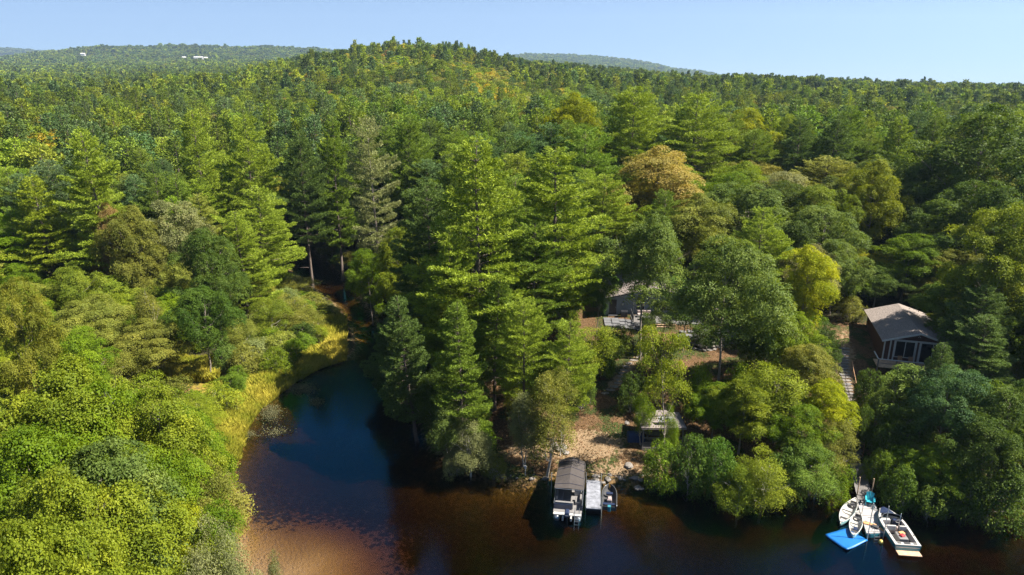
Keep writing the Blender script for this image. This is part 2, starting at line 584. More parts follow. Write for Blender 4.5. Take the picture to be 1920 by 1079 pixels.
# ------------------------------------------------------------------ ground sheet
def ground():
    rr = [0.0, 6.0]
    while rr[-1] < 13000:
        rr.append(rr[-1] + max(0.55, rr[-1] * 0.0135))
    rr = np.array(rr)
    an = np.concatenate([np.arange(-180, -56, 4.0), np.arange(-56, 56, 0.42), np.arange(56, 180, 4.0)])
    an = np.radians(an)
    A, R = np.meshgrid(an, rr)
    X, Y = R * np.sin(A), R * np.cos(A)
    Z = hgt(X, Y)
    behind = Y < -5
    Z = np.where(behind & (R > 150), Z * 0 + 6 + fbm(X / 90, Y / 90, 4) * 10, Z)
    na = len(an)
    V = np.stack([X, Y, Z], -1).reshape(-1, 3)
    i = np.arange(len(rr) - 1)[:, None] * na + np.arange(na)[None, :]
    j = np.arange(len(rr) - 1)[:, None] * na + (np.arange(na)[None, :] + 1) % na
    F = np.stack([i, i + na, j + na, j], -1).reshape(-1, 4)
    x, y, z = V.T
    d = sdist(x, y)
    u, v = project(x, y, z)
    def blob(cu, cv, su, sv, z0=None):
        return np.exp(-(((u - cu) / su) ** 2 + ((v - cv) / sv) ** 2)) * (y > 5)
    sandy = blob(1085, 835, 75, 26) * 1.5 + blob(970, 845, 45, 18) * 0.6 + blob(1150, 885, 60, 14) * 0.7 + blob(1245, 860, 60, 30) * 0.6
    for pu, pv in ((1200, 668), (1185, 685), (1172, 700), (1160, 712), (1148, 722)):
        sandy += blob(pu, pv, 11, 9) * 0.9
    sandy += blob(1582, 690, 22, 70) * 1.1 + blob(250, 1030, 150, 30) * 0.8 + blob(1590, 830, 40, 60) * .3 + blob(1780, 462, 30, 6)
    xc = np.interp(y, [0, 50, 105, 175, 260, 400], [-14, -14, -27, -61, -80, -80])
    left = sstep(2, -2, x - xc)
    marsh = left * sstep(12, 5, d) * sstep(-0.3, 0.0, d) * (v > 605) + blob(340, 692, 90, 30) * 1.2
    marsh = marsh * (v < 860)
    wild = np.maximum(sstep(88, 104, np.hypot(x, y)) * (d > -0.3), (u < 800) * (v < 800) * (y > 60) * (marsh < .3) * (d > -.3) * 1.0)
    bed = sstep(0.25, -0.05, z) * (np.hypot(x, y) < 250) * (d < 1)
    bsand = bed * np.clip(np.exp(-(((x - _sand_c.x) / 8.5) ** 2 + ((y - _sand_c.y + 2) / 9.5) ** 2)) * 1.3 + sstep(-2.5, 0, d) * .55, 0, 1)
    at_ = {k: ('POINT', np.clip(a, 0, 1)) for k, a in (('sandy', sandy), ('marsh', marsh), ('wild', wild), ('bed', bed), ('bed_sand', bsand))}
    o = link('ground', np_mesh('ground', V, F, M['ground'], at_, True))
    return tag(o, kind='structure')
ground()

wm = MB().box(-260, 210, -170, 230, -6, 0)
tag(wm.build('lake_water', M['water']), kind='structure')

# ------------------------------------------------------------------ tree builders
def tube_np(P, R, n=6):
    P, R = np.asarray(P, float), np.asarray(R, float)
    T = np.gradient(P, axis=0)
    T /= np.linalg.norm(T, axis=1)[:, None] + 1e-9
    ref = np.array([1.0, 0.13, 0]) if abs(T[0, 2]) > 0.8 else np.array([0.05, 0.03, 1.0])
    X = np.cross(T, ref)
    X /= np.linalg.norm(X, axis=1)[:, None] + 1e-9
    Y = np.cross(T, X)
    a = np.arange(n) * 2 * np.pi / n
    V = P[:, None, :] + R[:, None, None] * (X[:, None, :] * np.cos(a)[None, :, None] + Y[:, None, :] * np.sin(a)[None, :, None])
    k = len(P)
    i = np.arange(k - 1)[:, None] * n + np.arange(n)[None, :]
    j = np.arange(k - 1)[:, None] * n + (np.arange(n)[None, :] + 1) % n
    F = np.stack([i, j, j + n, i + n], -1).reshape(-1, 4)
    return V.reshape(-1, 3), F

def join(parts):
    Vs, Fs, n = [], [], 0
    for V, F in parts:
        Vs.append(V)
        Fs.append(F + n)
        n += len(V)
    return np.concatenate(Vs), np.concatenate(Fs)

def unit(v):
    return v / (np.linalg.norm(v, axis=-1, keepdims=True) + 1e-9)

def leaf_quads(C, Nn, s, rng, asp=0.62, fold=0.0):
    """one diamond-shaped leaf per point, lying across its normal"""
    n = len(C)
    A = unit(np.cross(Nn, unit(rng.normal(size=(n, 3)))))
    B = unit(np.cross(Nn, A))
    s = np.asarray(s)[:, None] if np.ndim(s) else s
    A, B = A * s * 0.5, B * s * 0.5 * asp
    V = np.stack([C - A, C + B - A * 0.1, C + A, C - B - A * 0.1], 1)
    V[:, 1] += unit(Nn) * s * fold
    V[:, 3] += unit(Nn) * s * fold
    return V.reshape(-1, 3), np.arange(n * 4).reshape(-1, 4)

def broadleaf(seed, H, R, base=0.3, leaf=0.22, nleaf=26000, nblob=26, flat=0.75, spray=0.55, rise=0.55, trunk_r=0.15, blobr=(0.26, 0.42), stems=1, lean=0.0, gap=0.0, rag=0.18, per=13):
    rng = np.random.default_rng(seed)
    cz = H * (base + (1 - base) * 0.5)
    hz_ = H * (1 - base) * 0.5
    # blob centres in the crown
    C, rb = [], []
    lop = rng.uniform(0.62, 1.22, 7)
    nblob = int(nblob * 1.35)
    for k in range(nblob):
        th = k * 2.399963 + rng.uniform(-0.4, 0.4)
        c = 1 - (k + 0.5) / nblob * 1.75
        c = np.clip(c + rng.uniform(-0.12, 0.12), -0.9, 0.97)
        s = math.sqrt(1 - c * c)
        rr = rng.uniform(0.40, 0.98) * lop[int(th / 6.2832 * 7) % 7]
        r_b = R * rng.uniform(*blobr) * rng.choice((0.55, 0.8, 1.0, 1.0))
        C.append((math.cos(th) * s * R * rr, math.sin(th) * s * R * rr, cz + c * hz_ * rng.uniform(0.66, 0.98)))
        rb.append(r_b)
    C, rb = np.array(C), np.array(rb)
    C[:, 0] += lean * (C[:, 2] / H)
    # twigs / sprays on the blobs
    ns = int(nleaf / per)
    pb = rb ** 2 / (rb ** 2).sum()
    bi = rng.choice(nblob, ns, p=pb)
    D = unit(rng.normal(size=(ns, 3)) + np.array([0, 0, rise]))
    rad = rb[bi] * (1 - rag + rng.uniform(0, 1, ns) ** 0.6 * rag * 1.9)
    S = C[bi] + D * rad[:, None] * np.array([1, 1, flat])
    keep = ~(rng.uniform(0, 1, nblob) < 0.15)[bi]      # lost limbs leave holes in the crown
    for k in range(nblob):
        q = np.linalg.norm((S - C[k]) / np.array([1, 1, flat]), axis=1)
        keep &= ~((q < rb[k] * 0.62) & (bi != k))
    keep &= S[:, 2] > H * base * 0.55
    if gap > 0:
        keep &= rng.uniform(0, 1, ns) > gap * (vnoise(S[:, 0] * 1.3 + 30, S[:, 2] * 1.3 + S[:, 1], seed) > 0.5)
    S, D, bi = S[keep], D[keep], bi[keep]
    ns = len(S)
    per = max(6, int(nleaf / ns))
    n = ns * per
    sn = unit(D * 0.7 + np.array([0, 0, 0.75]) + rng.normal(size=(ns, 3)) * 0.25)
    off = rng.normal(size=(n, 3))
    snr = np.repeat(sn, per, 0)
    off -= snr * (off * snr).sum(1, keepdims=True) * 0.72
    P = np.repeat(S, per, 0) + off * spray * 0.5
    P[:, 2] -= (off ** 2).sum(1) * spray * 0.06
    Nn = unit(snr + rng.normal(size=(n, 3)) * 0.42)
    V, F = leaf_quads(P, Nn, leaf * rng.uniform(0.65, 1.3, n), rng, fold=0.1)
    tb = rng.uniform(0, 1, nblob)[bi]
    tsp = rng.uniform(0, 1, ns)
    tone = np.clip(0.36 * np.repeat(tb, per) + 0.42 * np.repeat(tsp, per) + 0.22 * rng.uniform(0, 1, n), 0, 1)
    crown = (V, F, tone)
    # trunk and limbs
    parts = []
    for st in range(stems):
        a0 = rng.uniform(0, 6.28)
        sx, sy = (math.cos(a0) * 0.25, math.sin(a0) * 0.25) if stems > 1 else (0, 0)
        k = 9
        t = np.linspace(0, 1, k)
        top = H * 0.82
        P = np.stack([sx + lean * t * 0.8 + np.cumsum(rng.normal(0, 0.07, k)) + sx * 3.0 * t, sy + np.cumsum(rng.normal(0, 0.07, k)) + sy * 3.0 * t, -0.3 + t * top], 1)
        rad = trunk_r * (1 - t * 0.78) * (1 + 0.5 * np.exp(-t * 18))
        parts.append(tube_np(P, rad, 8))
        idx = rng.choice(nblob, min(nblob, 15), replace=False)
        for b in idx:
            tz = np.clip((C[b, 2] - rb[b] * 0.8) / top - 0.12, base * 0.75, 0.9)
            s0 = np.array([np.interp(tz, t, P[:, j]) for j in range(3)])
            e = C[b]
            q = np.linspace(0, 1, 5)[:, None]
            L = s0 * (1 - q) + e * q
            L[:, 2] -= (np.sin(q[:, 0] * math.pi) * 0.10 * np.linalg.norm(e - s0))
            L[1:4] += rng.normal(0, 0.12, (3, 3))
            r0 = trunk_r * 0.42 * (1 - tz * 0.4)
            parts.append(tube_np(L, r0 * np.array([1, 0.8, 0.6, 0.4, 0.15]), 5))
            for m_ in range(3):
                e2 = C[b] + unit(rng.normal(size=3)) * rb[b] * 0.8
                L2 = L[3] * (1 - q) + e2 * q
                parts.append(tube_np(L2, r0 * 0.4 * np.array([1, 0.7, 0.5, 0.35, 0.15]), 4))
    return crown, join(parts)

def pine(seed, H, R, base=0.25, ntuft=5200, needles=5, tl=0.34, tw=0.07, spacing=0.95, per_whorl=5, rise=0.10, bare=0.0, pw=0.62, dead=10, trunk_r=0.30):
    rng = np.random.default_rng(seed)
    k = 14
    t = np.linspace(0, 1, k)
    P = np.stack([np.cumsum(rng.normal(0, 0.05, k)), np.cumsum(rng.normal(0, 0.05, k)), -0.3 + t * H], 1)
    parts = [tube_np(P, trunk_r * (1 - t * 0.93) * (1 + 0.4 * np.exp(-t * 20)), 8)]
    S, SD, sz = [], [], []
    z = H * base
    whorl_amp = rng.uniform(0.75, 1.2)
    segs = []
    while z < H * 0.985:
        f = (z - H * base) / (H * (1 - base))
        # white pines: widest a third up, then tapering with plumes
        prof = min(1.0, 0.55 + f * 2.0) * (1 - f) ** pw + 0.04
        nb = per_whorl + rng.integers(-1, 2) if f < 0.9 else 4
        a0 = rng.uniform(0, 6.28)
        wa = rng.uniform(0.66, 1.22)
        for b in range(nb):
            if rng.uniform() < bare:
                continue
            az = a0 + b * 6.2832 / nb + rng.uniform(-0.35, 0.35)
            L = R * prof * wa * rng.uniform(0.65, 1.15)
            if rng.uniform() < 0.08:
                L *= 1.3
            if L < 0.35:
                L = 0.35
            el = rise + 0.55 * f ** 2 + rng.uniform(-0.10, 0.14)
            q = np.linspace(0, 1, 6)
            rad_ = q * L
            zz = z + rad_ * math.tan(el) - 0.05 * rad_ * (1 - f) * (1 - q) + 0.07 * L * q ** 2.5
            bx = np.stack([math.cos(az) * rad_, math.sin(az) * rad_, zz], 1)
            bx[:, 0] += np.interp(z, P[:, 2], P[:, 0])
            bx[:, 1] += np.interp(z, P[:, 2], P[:, 1])
            parts.append(tube_np(bx, (0.025 + 0.02 * L / R) * (1.1 - f * .6) * np.array([1.3, 1, 0.8, 0.6, 0.4, 0.15]), 4))
            segs.append((bx, az, L, f))
        z += spacing * rng.uniform(0.8, 1.2) * (1 - 0.35 * f)
    tot = sum(s[2] ** 1.5 for s in segs)
    for bx, az, L, f in segs:
        m = max(5, int(ntuft * L ** 1.5 / tot))
        q = 0.22 + 0.80 * rng.uniform(0, 1, m) ** 0.75
        if f < 0.5:
            q = np.where(rng.uniform(size=m) < 0.7, 0.45 + 0.57 * rng.uniform(0, 1, m), q)
        qc = np.clip(q, 0, 1)
        pos = np.stack([np.interp(qc, np.linspace(0, 1, 6), bx[:, j]) for j in range(3)], 1)
        wside = L * 0.34 * np.sin(np.clip((q - 0.12) / 0.95, 0, 1) * math.pi) ** 0.7 + 0.10
        # twigs sit in a few side plumes so that the plate has a ragged edge
        lat = rng.uniform(-1, 1, m)
        lat = np.sign(lat) * np.abs(lat) ** 0.8 * wside
        ax, ay = math.cos(az), math.sin(az)
        fw = np.abs(lat) * 0.45
        pos[:, 0] += -ay * lat + ax * fw
        pos[:, 1] += ax * lat + ay * fw
        pos[:, 2] += rng.normal(0, 0.07, m) + 0.05 - np.abs(lat) * 0.05
        dr = np.stack([ax - ay * lat / (L * 0.3 + 0.2), ay + ax * lat / (L * 0.3 + 0.2), 0.55 + rng.normal(0, 0.3, m)], 1)
        S.append(pos)
        SD.append(unit(dr))
    S, SD = np.concatenate(S), np.concatenate(SD)
    n = len(S) * needles
    D = unit(np.repeat(SD, needles, 0) * 1.0 + rng.normal(size=(n, 3)) * 0.62)
    l = tl * rng.uniform(0.7, 1.3, n)[:, None]
    C = np.repeat(S, needles, 0) + D * l * 0.5
    B = unit(np.cross(D, unit(rng.normal(size=(n, 3))))) * tw * 0.5
    V = np.stack([C - D * l * 0.5, C + B + D * l * .1, C + D * l * 0.5, C - B + D * l * .1], 1).reshape(-1, 3)
    F = np.arange(n * 4).reshape(-1, 4)
    ts = rng.uniform(0, 1, len(S))
    tone = np.clip(0.55 * np.repeat(ts, needles) + 0.45 * rng.uniform(0, 1, n), 0, 1)
    # dead snags on the lower trunk
    for _ in range(dead):
        zz = rng.uniform(H * 0.12, H * (base + 0.12))
        az = rng.uniform(0, 6.28)
        L = rng.uniform(0.8, 2.6)
        q = np.linspace(0, 1, 4)
        bx = np.stack([math.cos(az) * q * L, math.sin(az) * q * L, zz + q * L * rng.uniform(-0.15, 0.25) + rng.normal(0, 0.05, 4)], 1)
        parts.append(tube_np(bx, np.array([0.045, 0.035, 0.022, 0.008]), 4))
    return (V, F, tone), join(parts)

# ---- proto trees (mesh data shared by every copy)
PROTO = {}
def add_proto(kind, res, leafm, barkm, H):
    (V, F, tone), (TVv, TF) = res
    cm = np_mesh(kind + '_crown', V, F, M[leafm], {'tone': ('FACE', tone)})
    tm = np_mesh(kind + '_trunk', TVv, TF, M[barkm], None, True)
    PROTO.setdefault(kind, []).append((cm, tm, H))

for s in range(3):
    add_proto('maple', broadleaf(100 + s, 14, 4.6, base=0.22, leaf=0.165, nleaf=66000, nblob=36, spray=0.62, flat=0.55, blobr=(0.17, 0.36), rag=0.42, gap=0.75, per=34), 'leaf', 'bark_oak', 14)
for s in range(3):
    add_proto('oak', broadleaf(200 + s, 13, 5.0, base=0.28, leaf=0.165, nleaf=48000, nblob=30, flat=0.8, spray=0.5, rise=0.35, blobr=(0.20, 0.36), rag=0.26, gap=0.55, per=26), 'leaf', 'bark_oak', 13)
for s in range(3):   # open-grown oaks, crown held above a clear trunk
    add_proto('oak', broadleaf(250 + s, 14, 5.0, base=0.36, leaf=0.17, nleaf=42000, nblob=26, flat=0.75, spray=0.55, per=26, rise=0.4, blobr=(0.22, 0.36), rag=0.3, gap=0.5), 'leaf', 'bark_oak', 14)
for s in range(3):
    add_proto('birch', broadleaf(300 + s, 10, 2.9, base=0.16, leaf=0.125, nleaf=30000, nblob=30, flat=1.0, spray=0.55, rise=0.2, trunk_r=0.10, blobr=(0.2, 0.36), stems=2, rag=0.5, gap=0.6), 'leaf', 'bark_birch', 10)
for s in range(3):
    add_proto('shrub', broadleaf(400 + s, 3.4, 2.2, base=0.02, leaf=0.14, nleaf=11000, nblob=20, flat=0.9, spray=0.36, rise=0.3, trunk_r=0.05, blobr=(0.28, 0.42), stems=3, rag=0.3, gap=0.3), 'leaf', 'bark_birch', 3.4)
for s in range(4):
    add_proto('pine', pine(500 + s, 26, 5.6, base=(0.2, 0.3, 0.22, 0.35)[s], ntuft=15500, pw=(0.72, 0.6, 0.8, 0.7)[s]), 'needle', 'bark_pine', 26)
add_proto('bare_pine', pine(520, 25, 5.2, base=0.25, ntuft=9000, spacing=0.95, per_whorl=4, bare=0.15, dead=40), 'needle', 'bark_oak', 25)

for s in range(2):
    add_proto('sapling', broadleaf(150 + s, 11, 3.0, base=0.38, leaf=0.15, nleaf=11000, nblob=17, flat=0.42, spray=0.75, rise=0.5, blobr=(0.2, 0.36), rag=0.5, gap=0.6, per=22, trunk_r=0.09), 'leaf', 'bark_oak', 11)

CATS = {'sapling': ('maple_tree', 'maple'), 'maple': ('maple_tree', 'maple'), 'oak': ('oak_tree', 'oak'), 'birch': ('birch_tree', 'birch'), 'shrub': ('shrub', 'shrub'),
        'pine': ('pine_tree', 'pine'), 'bare_pine': ('pine_tree', 'pine')}
TREES = []      # (x, y, crown radius) of everything already placed
ALLT = []
def plant(kind, x, y, H, R=None, tint=(0.08, 0.12, 0.02), label=None, variant=None, rz=None, group=None, z=None, lean=(0, 0)):
    nm, cat = CATS[kind]
    pl = PROTO[kind]
    i = random.randrange(len(pl)) if variant is None else variant % len(pl)
    cm, tm, H0 = pl[i]
    r0 = {'maple': 4.6, 'oak': 5.0, 'birch': 2.9, 'sapling': 3.0, 'shrub': 2.2, 'pine': 5.6, 'bare_pine': 5.2}[kind]
    s = H / H0
    sr = s if R is None else R / r0
    zz = hz(x, y) if z is None else z
    e = thing(nm, (x, y, zz), label or nm, cat, random.uniform(0, 6.28) if rz is None else rz, group)
    e.rotation_euler[0], e.rotation_euler[1] = random.gauss(0, 0.035), random.gauss(0, 0.035)
    e.scale = (sr, sr, s)
    c = link('crown', cm, e)
    c.color = (*tint, 1)
    link('trunk', tm, e)
    R_ = sr * r0
    TREES.append((x, y, R_))
    uv = project(x, y, zz + H * 0.8)
    ALLT.append(dict(e=e, kind=kind, H=H, tint=tint, u=float(uv[0]), v=float(uv[1]), r=math.hypot(x, y), auto=label is None))
    return e

def feature(kind, u, vtop, r, R, tint, label, variant=None, **kw):
    """a tree seen at column u whose top stands at row vtop, rooted r metres out"""
    d = ray(u, vtop)
    n = math.hypot(d[0], d[1]) if u < 1100 else d[1]      # right of the middle r counts straight ahead
    x, y = d[0] / n * r, d[1] / n * r
    ztop = CAM_H + d[2] / n * r
    g = hz(x, y)
    return plant(kind, x, y, max(1.0, ztop - g), R, tint, label, variant, z=g, **kw)

# foliage tints (real leaf colours)
G_PINE = (0.092, 0.128, 0.022)
G_PINE2 = (0.135, 0.170, 0.026)
G_PINED = (0.060, 0.088, 0.024)
G_OAK = (0.088, 0.120, 0.030)
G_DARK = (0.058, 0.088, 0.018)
G_MAPLE = (0.088, 0.130, 0.014)
G_LIME = (0.128, 0.155, 0.020)
G_YEL = (0.22, 0.21, 0.014)
G_ORG = (0.195, 0.165, 0.05)
G_OLIVE = (0.13, 0.135, 0.03)
G_GREY = (0.135, 0.145, 0.062)
G_RUST = (0.17, 0.12, 0.05)

F_ = feature
# --- the pines on the point
F_('pine', 885, 258, 74, 8.2, G_PINE2, 'tallest broad pine on the point, its trunk rising behind the dirt landing', 0)
F_('pine', 1058, 272, 80, 8.0, G_PINE2, 'tall full pine just left of the grey cottage', 2)
F_('pine', 800, 345, 82, 5.5, G_PINED, 'dark pine at the left flank of the tall pines on the point', 1)
F_('pine', 965, 330, 92, 7, G_PINE, 'pine crown filling the gap between the two tallest pines on the point', 3)
F_('pine', 1130, 330, 100, 5.5, G_PINE2, 'pine standing behind the grey cottage roof, left side', 1)
F_('pine', 770, 545, 66, 3.8, G_PINED, 'shaded low pine leaning over the inlet below the tall pines', 2)
F_('pine', 735, 590, 78, 3.6, G_PINED, 'small shaded pine on the inlet bank beside the inky water', 0)
F_('pine', 985, 560, 64, 3.4, G_PINE2, 'young bright pine right of the thick trunk on the point', 1)
F_('pine', 1060, 600, 63, 3.0, G_PINE2, 'short bright pine above the dirt landing, beside the footpath', 3)
F_('pine', 860, 560, 62, 3.6, G_PINE, 'young pine in front of the tallest pine, over the water edge', 2)
F_('sapling', 1105, 610, 70, 2.8, G_LIME, 'yellow-green maple sapling at the left edge of the footpath clearing', 1)
F_('pine', 768, 640, 68, 2.6, G_DARK, 'dark young pine hanging over the inlet right bank', 0)
F_('birch', 810, 700, 64.5, 2.2, G_DARK, 'dark low tree on the right bank at the inlet mouth', 1)
F_('birch', 840, 755, 61, 2.0, G_OAK, 'dark bush-like tree at the waterline below the tall pines', 2)
F_('birch', 885, 795, 58.3, 1.9, G_GREY, 'silvery green round bush on the shore left of the dirt landing', 0)
F_('birch', 1025, 690, 58, 2.3, G_OLIVE, 'slender birch with thin olive crown leaning over the dirt landing', 1)
F_('birch', 985, 730, 59, 1.9, G_GREY, 'thin grey-green birch at the left of the dirt landing', 2)
F_('shrub', 855, 842, 59.3, 1.5, G_GREY, 'grey-green shrub at the water edge left of the landing')
F_('shrub', 925, 858, 58, 1.2, G_OLIVE, 'low shrub on the rocks beside the white post')
F_('maple', 740, 430, 98, 3.4, G_LIME, 'pale yellow-green maple on the inlet right bank under the pines', 3)
F_('maple', 690, 470, 104, 3.0, G_MAPLE, 'green maple beside the pale maple on the inlet right bank', 0)
F_('pine', 925, 310, 88, 5.5, G_PINE, 'pine crown showing just left between the two tallest point pines', 1)
F_('pine', 1000, 415, 76, 4.6, G_PINE, 'mid-height pine below the gap between the two tallest point pines', 3)
F_('pine', 838, 430, 72, 4.6, G_PINE2, 'mid-height pine on the inlet side of the tallest point pine', 2)
F_('pine', 925, 510, 68, 3.8, G_PINE, 'low pine at the foot of the tallest point pine', 0)
F_('sapling', 1243, 555, 78, 2.2, G_OAK, 'slender grey-green maple before the cottage deck stairs', 1)
# --- pines left of the point, bare trunk
F_('bare_pine', 695, 222, 118, 5.6, G_GREY, 'thin pine with long bare pale trunk above the inlet bend', 0)
F_('pine', 620, 215, 130, 5.4, G_PINE, 'grey-green pine left of the pine with the bare pale trunk', 2)
F_('pine', 755, 220, 135, 5.2, G_PINE, 'pine right of the pine with the bare pale trunk', 1)
F_('pine', 455, 215, 135, 6.4, G_PINE2, 'broad sunlit pine at the left end of the inlet gap', 3)
F_('pine', 360, 205, 150, 6.5, G_PINE2, 'wide pine with plume-like top, left of the inlet gap', 0)
F_('pine', 160, 245, 118, 6.8, G_PINE2, 'large layered yellow-green pine above the left marsh woods', 2)
F_('pine', 560, 250, 128, 5.0, G_PINED, 'dark pine at the head of the inlet', 1)
# --- behind the cottages
F_('pine', 1190, 165, 135, 8.0, G_PINE2, 'wide-crowned pine rising above the canopy behind the grey cottage', 1)
F_('pine', 1310, 172, 138, 8.6, G_PINE2, 'large pine with long plumes, right of the wide-crowned pine', 3)
F_('maple', 1245, 272, 112, 8.2, G_ORG, 'orange-leaved maple behind the grey cottage', 2)
F_('maple', 1205, 345, 108, 4.4, (0.22, 0.19, 0.03), 'yellowish maple tucked under the orange-leaved maple', 0)
F_('maple', 1080, 175, 150, 6.2, (0.155, 0.170, 0.014), 'bright yellow maple crown high on the slope', 1)
F_('maple', 1085, 235, 146, 6.5, G_MAPLE, 'green maple below the bright yellow crown on the slope', 0)
F_('maple', 1395, 205, 158, 6.5, (0.155, 0.172, 0.015), 'yellow-green maple right of the long-plumed pine', 3)
F_('oak', 1410, 345, 100, 8.6, G_OAK, 'large round grey-green oak between the two cottages', 0)
F_('oak', 1550, 385, 94, 5.5, G_OAK, 'dense grey-green oak right of the large round oak', 1)
F_('oak', 1575, 450, 88, 4.2, G_OAK, 'grey-green oak overhanging the red cabin from behind', 2)
F_('pine', 1545, 295, 122, 8.0, G_OLIVE, 'wide spreading brownish pine above the oaks', 1)
F_('maple', 1650, 300, 105, 4.6, (0.145, 0.162, 0.02), 'yellow maple with orange tips behind the red cabin', 1)
F_('maple', 1515, 455, 80, 3.4, (0.20, 0.22, 0.02), 'yellow-green maple in front of the oaks, left of the red cabin', 2)
F_('oak', 1850, 205, 108, 10.5, G_DARK, 'huge dark green oak at the right edge of the woods', 2)
F_('oak', 1745, 300, 112, 6.5, G_DARK, 'dark green oak left of the huge one at the right edge', 1)
F_('oak', 1860, 340, 92, 7, G_DARK, 'dark green oak low in front of the huge one', 0)
F_('maple', 1895, 385, 74, 5.0, G_LIME, 'lime maple with yellow tips at the right edge above the cabin', 3)
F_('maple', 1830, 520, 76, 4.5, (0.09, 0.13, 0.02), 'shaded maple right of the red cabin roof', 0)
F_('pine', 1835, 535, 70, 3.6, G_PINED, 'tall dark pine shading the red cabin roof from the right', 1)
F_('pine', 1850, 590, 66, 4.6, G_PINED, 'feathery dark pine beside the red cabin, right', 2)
F_('pine', 1770, 640, 62, 2.6, G_PINED, 'thin dark pine in front of the cabin window, right', 0)
F_('oak', 1790, 690, 58, 3.6, (0.05, 0.09, 0.035), 'dark green oak below the red cabin deck', 1)
F_('oak', 1895, 720, 56, 4.2, G_DARK, 'dark oak at the right edge above the lake', 2)
F_('maple', 1770, 845, 54, 2.6, (0.12, 0.17, 0.02), 'small bright green maple on the shore right of the boardwalk', 0)
F_('maple', 1860, 790, 53, 3.2, G_DARK, 'shaded maple leaning over the shore at the right edge', 3)
F_('shrub', 1700, 885, 53.3, 1.7, (0.07, 0.11, 0.02), 'green shrub on the bank right of the boardwalk foot')
F_('shrub', 1820, 885, 52.5, 2.4, G_DARK, 'dark shrub overhanging the lake at the right')
F_('shrub', 1760, 905, 52.3, 2.0, G_DARK, 'dark shrub at the waterline below the small bright maple')
F_('shrub', 1890, 880, 51.5, 2.6, G_DARK, 'dark shrub at the waterline by the right edge')
# --- trees in front of the grey cottage
F_('oak', 1215, 408, 76.5, 5.6, G_OAK, 'slim-trunked oak in front of the grey cottage', 3)
F_('oak', 1375, 452, 69, 6.0, G_OAK, 'oak with a curved pale trunk on the open slope', 4)
F_('oak', 1122, 500, 82, 2.2, (0.07, 0.12, 0.025), 'small leafy oak over the left end of the grey roof', 5)
F_('sapling', 1268, 598, 57.5, 2.4, G_LIME, 'bright young tree whose slim trunk stands before the pavilion', 0)
F_('birch', 1207, 738, 62, 1.1, G_MAPLE, 'small maple-green tree just behind the pavilion roof', 2)
F_('shrub', 1185, 705, 67, 1.5, G_DARK, 'dark shrub beside the footpath steps')
F_('shrub', 1165, 615, 78, 1.6, (0.08, 0.11, 0.02), 'green shrub below the cottage patio, left')
# --- thicket between the landing and the boardwalk
F_('maple', 1345, 720, 63, 2.6, G_MAPLE, 'leafy green maple right of the pavilion', 0)
F_('maple', 1400, 705, 61, 3.0, G_LIME, 'sunlit yellow-green maple behind the shoreline thicket', 3)
F_('sapling', 1470, 672, 62, 3.4, G_LIME, 'tall lime maple in the thicket left of the boardwalk', 1)
F_('maple', 1520, 640, 64, 3.0, G_OLIVE, 'olive feathery tree beside the pale boardwalk steps', 2)
F_('maple', 1542, 715, 60, 2.6, (0.2, 0.22, 0.02), 'yellow-tipped maple at the boardwalk edge', 0)
F_('maple', 1500, 760, 58, 2.8, G_MAPLE, 'green maple in the middle of the shoreline thicket', 3)
F_('birch', 1552, 790, 57, 2.3, G_OLIVE, 'olive leaning tree over the boardwalk, left side', 1)
F_('birch', 1432, 850, 53.2, 2.4, (0.15, 0.18, 0.025), 'rounded bright willow-like bush leaning over the lake', 0)
F_('birch', 1390, 880, 53.0, 1.7, (0.12, 0.16, 0.02), 'low arm of bright foliage dipping to the lake', 2)
F_('birch', 1535, 835, 54.5, 2.4, (0.10, 0.15, 0.03), 'full green bush on the shore left of the canoes', 2)
F_('shrub', 1250, 838, 56.5, 1.8, (0.10, 0.15, 0.02), 'green shrub on the shore in front of the pavilion')
F_('shrub', 1300, 830, 56, 2.0, (0.06, 0.10, 0.02), 'dark green shrub on the shore right of the pavilion')
F_('shrub', 1355, 838, 55.6, 2.1, (0.06, 0.11, 0.02), 'deep green shrub left of the willow-like bush')
F_('shrub', 1480, 850, 55.2, 2.0, (0.07, 0.11, 0.025), 'green shrub between the bright bush and the full green bush')
F_('shrub', 1570, 880, 54.5, 1.5, G_MAPLE, 'bright shrub touching the top of the boardwalk')
F_('shrub', 1140, 628, 76, 1.9, G_DARK, 'dark shrub at the head of the footpath, left side')
F_('shrub', 1240, 640, 72, 1.5, G_OLIVE, 'low olive shrub on the slope right of the slim-trunked oak')
F_('sapling', 1290, 520, 79, 3.0, (0.07, 0.12, 0.025), 'leafy young maple hiding the right half of the grey cottage', 1)
F_('maple', 1430, 560, 72, 3.2, G_DARK, 'dark leafy maple at the right end of the stone wall', 2)
F_('shrub', 1310, 690, 66, 1.5, G_MAPLE, 'green shrub below the round-stone wall')
F_('shrub', 1395, 690, 66, 1.7, G_MAPLE, 'green shrub right of the curved pale trunk')
F_('oak', 1700, 335, 108, 5.2, G_DARK, 'dark oak right of the orange-tipped yellow maple', 1)
F_('oak', 1765, 405, 98, 5.2, G_DARK, 'dark oak in the shade above the red cabin', 2)
F_('maple', 1712, 440, 92, 4.0, G_MAPLE, 'green maple right above the red cabin roof', 0)
F_('oak', 1815, 470, 88, 5.0, G_OLIVE, 'olive oak up and right of the red cabin', 0)
F_('maple', 1885, 560, 78, 4.6, G_MAPLE, 'green maple at the right edge level with the cabin', 1)
F_('maple', 1800, 560, 82, 3.4, (0.12, 0.13, 0.02), 'yellowing maple touching the red cabin roof, right side', 2)
